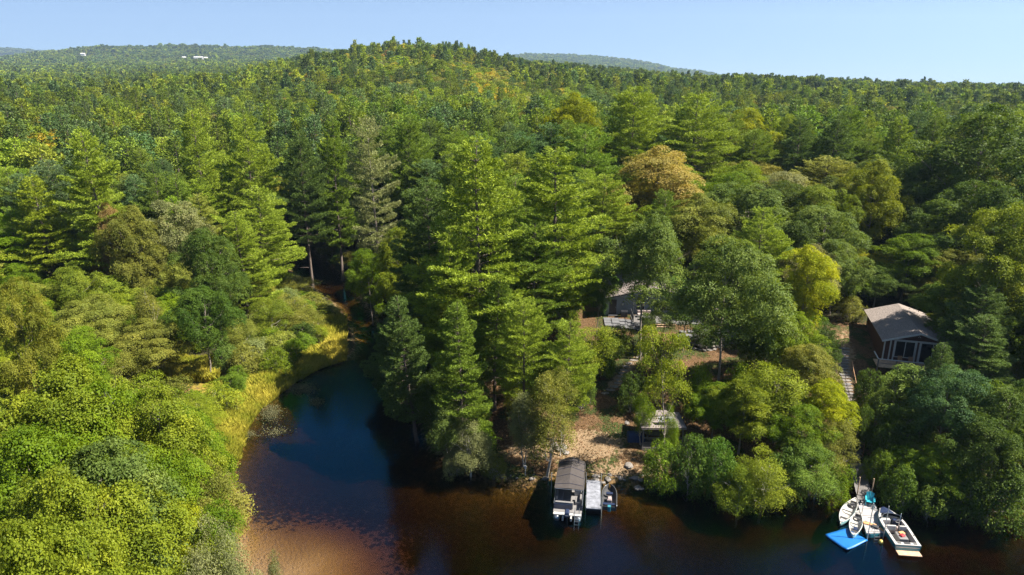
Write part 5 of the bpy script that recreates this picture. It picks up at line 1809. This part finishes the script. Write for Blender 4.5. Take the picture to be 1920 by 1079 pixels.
# ------------------------------------------------------------------ cottages
def shingled(mb_pts, parent, mat, cols, rows, name='roof'):
    """a roof slope given by 4 corners (eave a, eave b, ridge b, ridge a) clad in overlapping shingle courses"""
    A, B_, C_, D_ = [Vector(p) for p in mb_pts]
    n = (B_ - A).cross(D_ - A).normalized()
    if n.z < 0: n = -n
    sl = MB().poly([A, B_, C_, D_] + [q - n * .1 for q in (A, B_, C_, D_)], [(0, 1, 2, 3), (7, 6, 5, 4), (0, 4, 5, 1), (1, 5, 6, 2), (2, 6, 7, 3), (3, 7, 4, 0)]).build(name, mat, parent)
    sh = MB()
    rng = random.Random(3)
    for r_ in range(rows):
        t0, t1 = r_ / rows, (r_ + 1.12) / rows
        off = rng.uniform(0, .5)
        for c_ in range(cols):
            s0, s1 = (c_ + off) / cols, (c_ + off + .97) / cols
            if s0 > 1: continue
            s1 = min(s1, 1)
            t1_ = min(t1, 1)
            P = [A.lerp(B_, s0).lerp(D_.lerp(C_, s0), t0), A.lerp(B_, s1).lerp(D_.lerp(C_, s1), t0), A.lerp(B_, s1).lerp(D_.lerp(C_, s1), t1_), A.lerp(B_, s0).lerp(D_.lerp(C_, s0), t1_)]
            h = .018 + rng.uniform(0, .014)
            sh.poly([P[0] + n * h, P[1] + n * h, P[2] + n * .008, P[3] + n * .008, P[0] + n * .003, P[1] + n * .003], [(0, 1, 2, 3), (4, 5, 1, 0)])
    o = sh.build('shingles', mat, sl)
    o['kind'] = 'stuff'
    return sl

def window(parent, x0, x1, z0, z1, y, panes, frame='white_paint', name='window'):
    w = MB()
    for (a0, a1, b0, b1) in ((x0 - .07, x1 + .07, z0 - .07, z0), (x0 - .07, x1 + .07, z1, z1 + .07), (x0 - .07, x0, z0, z1), (x1, x1 + .07, z0, z1)):
        w.box(a0, a1, y - .07, y + .03, b0, b1)
    for k in range(1, panes):
        xm = x0 + (x1 - x0) * k / panes
        w.box(xm - .035, xm + .035, y - .06, y + .03, z0, z1)
    f = w.build(name, M[frame], parent)
    for k in range(panes):
        a0, a1 = x0 + (x1 - x0) * k / panes + .035, x0 + (x1 - x0) * (k + 1) / panes - .035
        MB().box(a0, a1, y - .02, y - .005, z0 + .002, z1 - .002).build('pane', M['glass'], f)
    return f

# red cabin
a, b = ground_at(1652, 684), ground_at(1768, 690)
cz_ = (a.z + b.z) / 2 + .8
a.z = b.z = cz_
RC = thing('red_cabin', (a.x, a.y, cz_), 'dark red cabin with white-framed glass doors under a brown shingle gable', 'cabin', math.atan2(b.y - a.y, b.x - a.x) + math.radians(-10))
Wc = math.hypot(b.x - a.x, b.y - a.y)
Lc, Hc, Rc = 10.5, 2.45, 1.1
def gable(xa, xb, y, z0, zw, zr, th=.12):
    return MB().poly([(xa, y, z0), (xb, y, z0), (xb, y, zw), ((xa + xb) / 2, y, zr), (xa, y, zw), (xa, y + th, z0), (xb, y + th, z0), (xb, y + th, zw), ((xa + xb) / 2, y + th, zr), (xa, y + th, zw)],
                     [(0, 1, 2, 3, 4), (9, 8, 7, 6, 5), (0, 5, 6, 1), (1, 6, 7, 2), (2, 7, 8, 3), (3, 8, 9, 4), (4, 9, 5, 0)])
gable(0, Wc, 0, -1.5, Hc, Hc + Rc).build('front_wall', M['red_wood'], RC)
gable(0, Wc, Lc - .12, -1.5, Hc, Hc + Rc).build('back_wall', M['red_wood'], RC)
MB().box(0, .12, .123, Lc - .123, -1.5, Hc).build('side_wall', M['red_wood'], RC)
MB().box(Wc - .12, Wc, .123, Lc - .123, -1.5, Hc).build('side_wall', M['red_wood'], RC)
nb = 22
for k in range(nb):   # board battens on the front wall
    x_ = (k + .5) * Wc / nb
    if k % 1 == 0:
        zt = Hc + Rc * (1 - abs(2 * x_ / Wc - 1)) - .06
        MB().box(x_ - .025, x_ + .025, -.022, -.001, Hc + .12, max(zt, Hc + .15)).build('board', M['red_wood'], RC)
MB().box(-.02, Wc + .02, -.10, -.024, Hc - .02, Hc + .12).build('head_trim', M['white_paint'], RC)
for x_ in (0.0, .62, 1.05, Wc * .5 - .16, Wc * .5 + .22, Wc - .55, Wc - .02):
    MB().box(x_ - .07, x_ + .07, -.09, -.002, 0, Hc - .023).build('corner_trim', M['white_paint'], RC)
window(RC, 1.18, Wc * .5 - .3, .45, Hc - .1, -.03, 2)
window(RC, Wc * .5 + .36, Wc - .68, .05, Hc - .1, -.03, 2, name='sliding_door')
ov = .45
for sgn in (0, 1):
    xe, xr = (-ov, Wc / 2) if sgn == 0 else (Wc + ov, Wc / 2)
    zs = Hc - ov * Rc / (Wc / 2)
    shingled([(xe, -.55, zs + .12), (xe, Lc + .4, zs + .12), (xr, Lc + .4, Hc + Rc + .12), (xr, -.55, Hc + Rc + .12)], RC, M['roof_b'], 34, 26)
    MB().beam((xe, -.57, zs + .06), (xr, -.57, Hc + Rc + .06), .05, .2).build('barge_board', M['white_paint'], RC)
MB().tube([(Wc / 2 - .12, -.11, Hc + .55), (Wc / 2, -.11, Hc + .72), (Wc / 2 + .12, -.11, Hc + .55)], .025, 5).build('gable_ornament', M['white_paint'], RC)
DKc = thing('cabin_deck', (a.x, a.y, cz_), 'brown timber deck with pale rail in front of the red cabin', 'deck', RC.rotation_euler[2])
k = 0
y_ = -.2
while y_ > -2.6:
    MB().box(-1.0, Wc + .2, y_ - .19, y_, -.12, -.06).build('deck_board', M['tan_wood'], DKc)
    y_ -= .2
for x_ in (-.95, .9, 2.8, 4.6, Wc + .1):
    MB().box(x_ - .06, x_ + .06, -2.62, -2.5, -2.2, .85).build('post', M['white_paint'] if x_ > 4 else M['grey_wood'], DKc)
MB().box(-1.0, Wc * .55, -2.63, -2.50, .853, .91).build('rail', M['white_paint'], DKc)
MB().box(-1.05, -.93, -2.5, -.2, .853, .91).build('rail', M['white_paint'], DKc)
MB().box(-1.0, Wc * .55, -2.59, -2.55, .35, .41).build('rail', M['grey_wood'], DKc)
for x_, lb in ((1.6, 'left'), (2.7, 'right')):
    c = thing('deck_chair', DKc.matrix_basis @ Vector((x_, -1.5, -.055)), 'reddish wooden chair on the cabin deck, %s one' % lb, 'chair', RC.rotation_euler[2] + .2)
    MB().box(-.27, .27, -.25, .25, .38, .43).build('seat', M['brown_wood'], c)
    MB().beam((0, .25, .43), (0, .4, 1.0), .5, .04).build('backrest', M['brown_wood'], c)
    for sx in (-.24, .24):
        for sy in (-.22, .22):
            MB().beam((sx, sy, 0), (sx, sy, .38), .05).build('leg', M['brown_wood'], c)

# grey cottage
a, b = ground_at(1133, 592), ground_at(1300, 590)
gz = hz(a.x, a.y) + .25
GC = thing('grey_cottage', (a.x, a.y, gz), 'blue-grey cottage with a low brown roof behind the slim-trunked oak', 'cottage', math.radians(-3))
Wg, Lg_, Hg, Rg = 13.2, 9.0, 2.35, 1.5
# broad gable facing the lake: ridge runs away from the water
gable(0, Wg, 0, -1.0, Hg, Hg + Rg * 1.0).build('front_wall', M['siding'], GC)
gable(0, Wg, Lg_, -1.0, Hg, Hg + Rg).build('back_wall', M['siding'], GC)
MB().box(0, .12, .123, Lg_ - .003, -1.0, Hg).build('side_wall', M['siding'], GC)
MB().box(Wg - .12, Wg, .123, Lg_ - .003, -1.0, Hg).build('side_wall', M['siding'], GC)
for k in range(13):
    z_ = .1 + k * .18
    MB().box(.02, Wg - .02, -.02, -.001, z_, z_ + .035).build('clapboard_edge', M['siding'], GC)
for sgn in (0, 1):
    xe, xr = (-.5, Wg / 2) if sgn == 0 else (Wg + .5, Wg / 2)
    zs = Hg - .5 * Rg / (Wg / 2)
    sl = shingled([(xe, -.6, zs + .12), (xe, Lg_ + .5, zs + .12), (xr, Lg_ + .5, Hg + Rg + .12), (xr, -.6, Hg + Rg + .12)], GC, M['roof'], 26, 22)
    MB().beam((xe, -.62, zs + .06), (xr, -.62, Hg + Rg + .06), .05, .18).build('barge_board', M['dark'], GC)
v_ = MB().poly([(2.2, 2.4, 3.1), (2.7, 2.4, 3.22), (2.45, 2.4, 3.42), (2.2, 3.2, 3.1), (2.7, 3.2, 3.2), (2.45, 3.3, 3.35)], [(0, 1, 2), (0, 2, 5, 3), (1, 4, 5, 2)]).build('roof_vent', M['dark'], GC)
dr = MB().box(.62, 1.62, -.05, -.022, .0, 2.08).build('door', M['black'], GC)
MB().box(.52, .62, -.08, -.023, 0, 2.18).build('door_frame', M['siding'], GC)
MB().box(1.62, 1.72, -.08, -.023, 0, 2.18).build('door_frame', M['siding'], GC)
MB().box(1.5, 1.54, -.09, -.052, .95, 1.05).build('handle', M['alu'], dr)
MB().box(.5, 1.75, -.55, -.09, -.35, -.02).build('door_step', M['paver'], GC)
window(GC, 4.3, 5.4, .75, 1.95, -.03, 2)
window(GC, 7.6, 9.2, .6, 1.95, -.03, 2)
window(GC, 10.6, 11.8, .75, 1.95, -.03, 2)
MB().box(3.9, 3.99, -.08, -.023, 0, 2.2).build('corner_trim', M['white_paint'], GC)
lt = MB().box(2.3, 2.55, -.2, -.023, 1.3, 1.6).build('wall_lamp', M['white_paint'], GC, bevel=.03)
# deck, rail, lattice and stairs
GD = thing('cottage_deck', (a.x, a.y, gz), 'grey deck with lattice skirt in front of the grey cottage', 'deck', GC.rotation_euler[2])
for k in range(22):
    MB().box(3.5, 12.8, -.15 - k * .15 - .14, -.15 - k * .15, .0, .05).build('deck_board', M['grey_wood'], GD)
latt = MB()
for sec in ((3.5, 6.4), (9.2, 11.0)):
    x_ = sec[0]
    while x_ < sec[1] - .3:
        latt.beam((x_, -3.5, -.75), (x_ + .62, -3.5, -.06), .045, .02)
        latt.beam((x_ + .62, -3.53, -.75), (x_, -3.53, -.06), .045, .02)
        x_ += .155
o = latt.build('lattice_skirt', M['white_paint'], GD)
MB().box(3.45, 12.85, -3.49, -3.46, -.08, .06).build('rim_board', M['white_paint'], GD)
for k in range(4):
    MB().box(6.5, 9.1, -3.82 - k * .30, -3.54 - k * .30, -.16 - k * .19, -.10 - k * .19).build('stair_tread', M['tan_wood'], GD)
    MB().box(6.5, 9.1, -3.56 - k * .30, -3.53 - k * .30, -.30 - k * .19, -.163 - k * .19).build('stair_riser', M['brown_wood'], GD)
for x_ in (3.55, 5.0, 6.4, 9.2, 11.0, 12.7):
    MB().box(x_ - .05, x_ + .05, -3.44, -3.34, .052, .95).build('rail_post', M['dark'], GD)
for x0, x1 in ((3.6, 6.35), (9.25, 12.65)):
    MB().box(x0, x1, -3.42, -3.36, .953, 1.0).build('handrail', M['grey_wood'], GD)
MB().box(3.52, 3.58, -3.34, -.3, .953, 1.0).build('handrail', M['dark'], GD)
for k in range(12):
    MB().box(3.535, 3.565, -3.2 + k * .25, -3.17 + k * .25, .052, .95).build('baluster', M['dark'], GD)
def ongc(x_, y_, z_): return GC.matrix_basis @ Vector((x_, y_, z_))
bpy.context.view_layer.update()
SF = thing('outdoor_sofa', ongc(5.3, -1.1, .052), 'outdoor sofa with beige cushions on the cottage deck', 'sofa', GC.rotation_euler[2])
MB().box(-.95, .95, -.4, .4, .1, .32).build('base', M['white_paint'], SF)
for k in range(3):
    MB().box(-.9 + k * .6, -.32 + k * .6, -.38, .3, .325, .45).build('seat_cushion', M['cushion'], SF, bevel=.04)
    MB().box(-.9 + k * .6, -.32 + k * .6, .2, .38, .455, .82).build('back_cushion', M['cushion'], SF, bevel=.04)
ST = thing('side_table', ongc(5.3, -2.3, .052), 'white low table in front of the outdoor sofa', 'table', GC.rotation_euler[2])
MB().box(-.7, .7, -.3, .3, .38, .43).build('table_top', M['white_paint'], ST)
for sx in (-.6, .6):
    for sy in (-.22, .22):
        MB().beam((sx, sy, 0), (sx, sy, .38), .05).build('leg', M['white_paint'], ST)
GRL = thing('barbecue_grill', ongc(2.6, -.9, -.3), 'black covered barbecue grill beside the cottage door', 'grill', GC.rotation_euler[2])
MB().box(-.45, .45, -.3, .3, 0, .85).build('cabinet', M['black'], GRL, bevel=.03)
MB().tube([(-.45, 0, .9), (.45, 0, .9)], .3, 12).build('lid', M['black'], GRL)
FPt = thing('egg_chair', ongc(10.8, -1.2, .052), 'dark rounded egg-shaped chair at the right end of the cottage deck', 'chair', 0)
rr_ = []
for i in range(7):
    th = -0.2 + i / 6 * 1.7
    rr_.append([(math.cos(th) * .55 * math.cos(ph), .1 + math.cos(th) * .5 * math.sin(ph), .55 + .6 * math.sin(th)) for ph in np.linspace(-.3, math.pi + .3, 12)])
MB().loft(rr_, closed=False, cap=False).build('shell', M['dark'], FPt, True)
MB().tube([(0, .1, .0), (0, .1, .45)], .3, 12).build('base', M['dark'], FPt)
MB().tube([(0, .05, .46), (0, .05, .6)], .38, 12).build('cushion', M['cushion'], FPt)
PT = thing('cottage_patio', (a.x, a.y, gz), 'pale concrete patio slabs below the cottage door', 'patio', GC.rotation_euler[2])
for i in range(6):
    for j in range(3):
        c_ = ongc(.3 + i * 1.02, -1.5 - j * 1.02 - i * .3, 0)
        zt_ = hz(c_.x, c_.y) - gz + .12
        MB().box(-.2 + i * 1.02, .79 + i * 1.02, -2.0 - j * 1.02 - (i * .3), -1.01 - j * 1.02 - (i * .3), zt_ - .5, zt_).build('slab', M['paver'], PT)

# ------------------------------------------------------------------ campsite under the near trees
for (u, v, w, mt, lb, nm_) in ((125, 928, .9, 'pale_blue', 'pale blue tarp glimpsed through the near maples, upper left', 'tarp'), (215, 955, .8, 'white_paint', 'white canvas patch glimpsed among the near maples', 'canvas'),
                          (108, 1030, .9, 'orange', 'orange tent patch under the near maples', 'tent'), (150, 1012, 1.3, 'pale_blue', 'pale blue camp shelter under the near maples', 'shelter')):
    p = ground_at(u, v)
    c = thing('camp_' + nm_, p, lb, nm_, random.uniform(0, 3))
    h_ = 1.6
    MB().poly([(-w, -w * .7, h_ * .55), (w, -w * .7, h_ * .55), (w, w * .7, h_ * .55), (-w, w * .7, h_ * .55), (-w, 0, h_), (w, 0, h_)], [(0, 1, 5, 4), (2, 3, 4, 5), (1, 2, 5), (3, 0, 4)]).build('cover', M[mt], c)
    for sx in (-1, 1):
        for sy in (-1, 1):
            MB().beam((sx * w * .97, sy * w * .66, -.1), (sx * w * .97, sy * w * .66, h_ * .55), .05).build('pole', M['alu'], c)

# ------------------------------------------------------------------ dead trees and leaning trunks
def snag(p, pts, r0, label, mat='dead', name='dead_tree', br=9, seed=0):
    rng = np.random.default_rng(seed)
    P = np.array(pts, float)
    o = thing(name, p, label, 'tree')
    V, F = tube_np(P, np.linspace(r0, r0 * .25, len(P)), 7)
    link('trunk', np_mesh('trunk', V, F, M[mat], None, True), o)
    parts = []
    for k in range(br):
        t_ = rng.uniform(.3, 1) * (len(P) - 1)
        i = min(int(t_), len(P) - 2)
        s0 = P[i] * (1 - (t_ - i)) + P[i + 1] * (t_ - i)
        d_ = unit(rng.normal(size=3) + np.array([0, 0, .4])) * rng.uniform(.6, 1.8)
        q = np.linspace(0, 1, 5)[:, None]
        L = s0 + d_ * q + rng.normal(0, .08, (5, 3)) * q
        parts.append(tube_np(L, r0 * .35 * np.array([1, .8, .6, .4, .15]), 4))
        for _ in range(2):
            d2 = unit(rng.normal(size=3) + d_) * .6
            parts.append(tube_np(L[3] + d2 * q, r0 * .16 * np.array([1, .8, .6, .4, .2]), 3))
    V, F = join(parts)
    link('branches', np_mesh('branches', V, F, M[mat], None, True), o)
    return o
p = ground_at(1033, 850)
snag(p, [(0, 0, -.2), (-.6, .1, 1.4), (-1.4, .2, 3.0), (-2.3, .3, 4.6)], .07, 'thin bleached trunk leaning left over the landing', 'bark_birch', 'leaning_tree', 5, 1)
snag(p + Vector((.9, -.3, 0)), [(0, 0, -.2), (.1, .1, 2), (.1, .2, 4.2), (.3, .2, 6)], .08, 'upright pale birch trunk on the landing edge', 'bark_birch', 'birch_tree', 5, 2)
def high_snag(u, v, r, H, label, seed):
    d_ = ray(u, v); n = math.hypot(d_[0], d_[1])
    x_, y_ = d_[0] / n * r, d_[1] / n * r
    g = hz(x_, y_)
    top = CAM_H + d_[2] / n * r - g
    return snag(Vector((x_, y_, g)), [(0, 0, -.2), (.1, .2, top * .4), (-.1, .1, top * .75), (.5, .1, top + .2)], .085, label, 'dead', 'dead_tree', 26, seed)
high_snag(200, 758, 50.5, 13, 'bleached dead limbs poking out above the near lime maples', 3)
high_snag(285, 764, 50, 13, 'second bleached snag, right of the first, above the near maples', 4)
p = at(770, 790, 0)
snag(p, [(0, 0, 0), (-1.0, .2, .8), (-2.0, .4, 1.2), (-3.2, .5, 1.0)], .08, 'dead branch arching over the inlet from the right bank', 'dead', 'fallen_branch', 7, 7)

# ------------------------------------------------------------------ sedge, lily pads
def sedge():
    rng = np.random.default_rng(5)
    n = 190000
    u = rng.uniform(380, 690, n); v = rng.uniform(600, 880, n)
    X, Y = [], []
    d0 = np.array([ray(a_, b_) for a_, b_ in zip(u[:1], v[:1])])
    a_ = (u - CX) / FPX; b_ = (CY - v) / FPX
    dy = CP + b_ * SP; dz = -SP + b_ * CP
    t_ = (0.2 - CAM_H) / dz
    X, Y = a_ * t_, dy * t_
    d = sdist(X, Y)
    xc = np.interp(Y, [0, 50, 105, 175], [-14, -14, -27, -61])
    width = 3.0 + 3.4 * vnoise(X / 4, Y / 4, 8)
    ok = (X < xc) & (d > -1.1) & (d < width) & (v < 860)
    # marsh clearing
    um, vm = rng.uniform(255, 410, 26000), rng.uniform(672, 712, 26000)
    a2 = (um - CX) / FPX; b2 = (CY - vm) / FPX
    t2 = (0.9 - CAM_H) / (-SP + b2 * CP)
    X = np.concatenate([X[ok], a2 * t2]); Y = np.concatenate([Y[ok], (CP + b2 * SP) * t2])
    Z = hgt(X, Y)
    m = len(X)
    hh = rng.uniform(.7, 1.4, m) * (0.6 + .7 * vnoise(X / 1.5, Y / 1.5, 4))
    az = rng.uniform(0, 6.28, m)
    ln = rng.uniform(.1, .55, m)
    w = .045
    P0 = np.stack([X - np.sin(az) * w, Y + np.cos(az) * w, np.maximum(Z, -.1)], 1)
    P1 = np.stack([X + np.sin(az) * w, Y - np.cos(az) * w, np.maximum(Z, -.1)], 1)
    P2 = np.stack([X + np.cos(az) * ln * .35 + np.sin(az) * w * .8, Y + np.sin(az) * ln * .35 - np.cos(az) * w * .8, Z + hh * .65], 1)
    P3 = np.stack([X + np.cos(az) * ln, Y + np.sin(az) * ln, Z + hh], 1)
    V = np.stack([P0, P1, P2, P3], 1).reshape(-1, 3)
    F = np.arange(m * 4).reshape(-1, 4)
    o = link('sedge', np_mesh('sedge', V, F, M['sedge'], {'tone': ('FACE', np.clip(.25 * rng.uniform(0, 1, m) + .9 * fbm(X / 3, Y / 3, 6) - .05, 0, 1))}))
    tag(o, 'yellow sedge grass along the inlet left bank', None, None, 'stuff')
m_, t = new_mat('sedge_grass')
o_ = N(t, 'ShaderNodeOutputMaterial')
at_ = N(t, 'ShaderNodeAttribute', attribute_type='GEOMETRY', attribute_name='tone')
r_ = N(t, 'ShaderNodeValToRGB')
r_.color_ramp.elements[0].position, r_.color_ramp.elements[0].color = .25, (.24, .27, .025, 1)
r_.color_ramp.elements[1].position, r_.color_ramp.elements[1].color = .8, (.55, .47, .075, 1)
b_ = N(t, 'ShaderNodeBsdfDiffuse'); tt = N(t, 'ShaderNodeBsdfTranslucent'); mx = N(t, 'ShaderNodeMixShader'); mx.inputs[0].default_value = .35
t.links.new(at_.outputs['Fac'], r_.inputs[0]); t.links.new(r_.outputs[0], b_.inputs[0]); t.links.new(r_.outputs[0], tt.inputs[0])
t.links.new(b_.outputs[0], mx.inputs[1]); t.links.new(tt.outputs[0], mx.inputs[2]); t.links.new(mx.outputs[0], o_.inputs[0])
M['sedge'] = m_
sedge()
def pads():
    rng = np.random.default_rng(6)
    C = []
    for (u, v, su, sv, n) in ((565, 730, 26, 11, 1500), (592, 755, 12, 7, 500), (508, 775, 18, 14, 1100), (520, 812, 24, 8, 350), (470, 815, 14, 8, 250), (700, 690, 20, 8, 80), (580, 545, 35, 18, 350), (630, 600, 12, 14, 120)):
        for _ in range(n):
            p = at(rng.normal(u, su * .55), rng.normal(v, sv * .55), 0)
            C.append((p.x, p.y))
    C = np.array(C)
    C = C[sdist(C[:, 0], C[:, 1]) < 0.2]
    m = len(C)
    P = np.stack([C[:, 0], C[:, 1], rng.uniform(.01, .16, m)], 1)
    Nn = unit(rng.normal(size=(m, 3)) * .35 + np.array([0, 0, 1]))
    V, F = leaf_quads(P, Nn, rng.uniform(.08, .19, m), rng, asp=.75)
    o = link('water_plants', np_mesh('water_plants', V, F, M['pads'], {'tone': ('FACE', rng.uniform(0, 1, m))}))
    tag(o, 'floating water plants off the inlet bank', None, None, 'stuff')
M['pads'] = leaf_mat('water_plant_leaf')
pads()
for o in bpy.data.objects:
    if o.name == 'water_plants':
        o.color = (.085, .085, .045, 1)

# fallen leaves and grass tufts on the open ground
def litter():
    rng = np.random.default_rng(9)
    U = np.concatenate([rng.uniform(930, 1420, 26000), rng.uniform(1560, 1900, 9000)])
    Vv = np.concatenate([rng.uniform(610, 900, 26000), rng.uniform(600, 930, 9000)])
    a_ = (U - CX) / FPX; b2 = (CY - Vv) / FPX
    t2 = (3.0 - CAM_H) / (-SP + b2 * CP)
    X, Y = a_ * t2, (CP + b2 * SP) * t2
    ok = sdist(X, Y) > .5
    X, Y = X[ok], Y[ok]
    m = len(X)
    P = np.stack([X, Y, hgt(X, Y) + rng.uniform(.02, .09, m)], 1)
    V, F = leaf_quads(P, unit(rng.normal(size=(m, 3)) * .5 + np.array([0, 0, 1])), rng.uniform(.08, .2, m), rng)
    o = link('fallen_leaves', np_mesh('fallen_leaves', V, F, M['pads'], {'tone': ('FACE', rng.uniform(0, 1, m))}))
    o.color = (.13, .085, .045, 1)
    tag(o, 'fallen brown leaves littering the slope', None, None, 'stuff')
litter()

# ------------------------------------------------------------------ far farm buildings
for k, (p, w, d_) in enumerate(BARNS):
    lb = ['small white farmhouse on the far ridge, left of the long barn', 'long white-roofed barn on the far ridge', 'small pink-walled barn right of the long white-roofed barn', 'pale roof peeking from the far ridge forest at the left'][k]
    c = thing('farm_building', p + Vector((0, 0, 5)), lb, 'barn', .1)
    s = 1.0
    MB().box(-w / 2, w / 2, 0, d_, -14, 4).build('wall', M['white_paint'] if k != 2 else M['tent'], c)
    MB().poly([(-w / 2 - .5, -.6, 4), (w / 2 + .5, -.6, 4), (w / 2 + .5, d_ + .6, 4), (-w / 2 - .5, d_ + .6, 4), (-w / 2 - .5, d_ / 2, 8), (w / 2 + .5, d_ / 2, 8)], [(0, 1, 5, 4), (2, 3, 4, 5), (1, 2, 5), (3, 0, 4)]).build('roof', M['white_paint'], c)

# ------------------------------------------------------------------ haze
hm, t = new_mat('air_haze')
o_ = N(t, 'ShaderNodeOutputMaterial')
pv = N(t, 'ShaderNodeVolumePrincipled')
pv.inputs['Color'].default_value = (0.50, 0.70, 1.0, 1)
pv.inputs['Density'].default_value = 0.00009
pv.inputs['Anisotropy'].default_value = 0.2
t.links.new(pv.outputs[0], o_.inputs['Volume'])
hb = MB().box(-9000, 9000, -300, 10500, -60, 900).build('haze', hm)
tag(hb, kind='stuff')
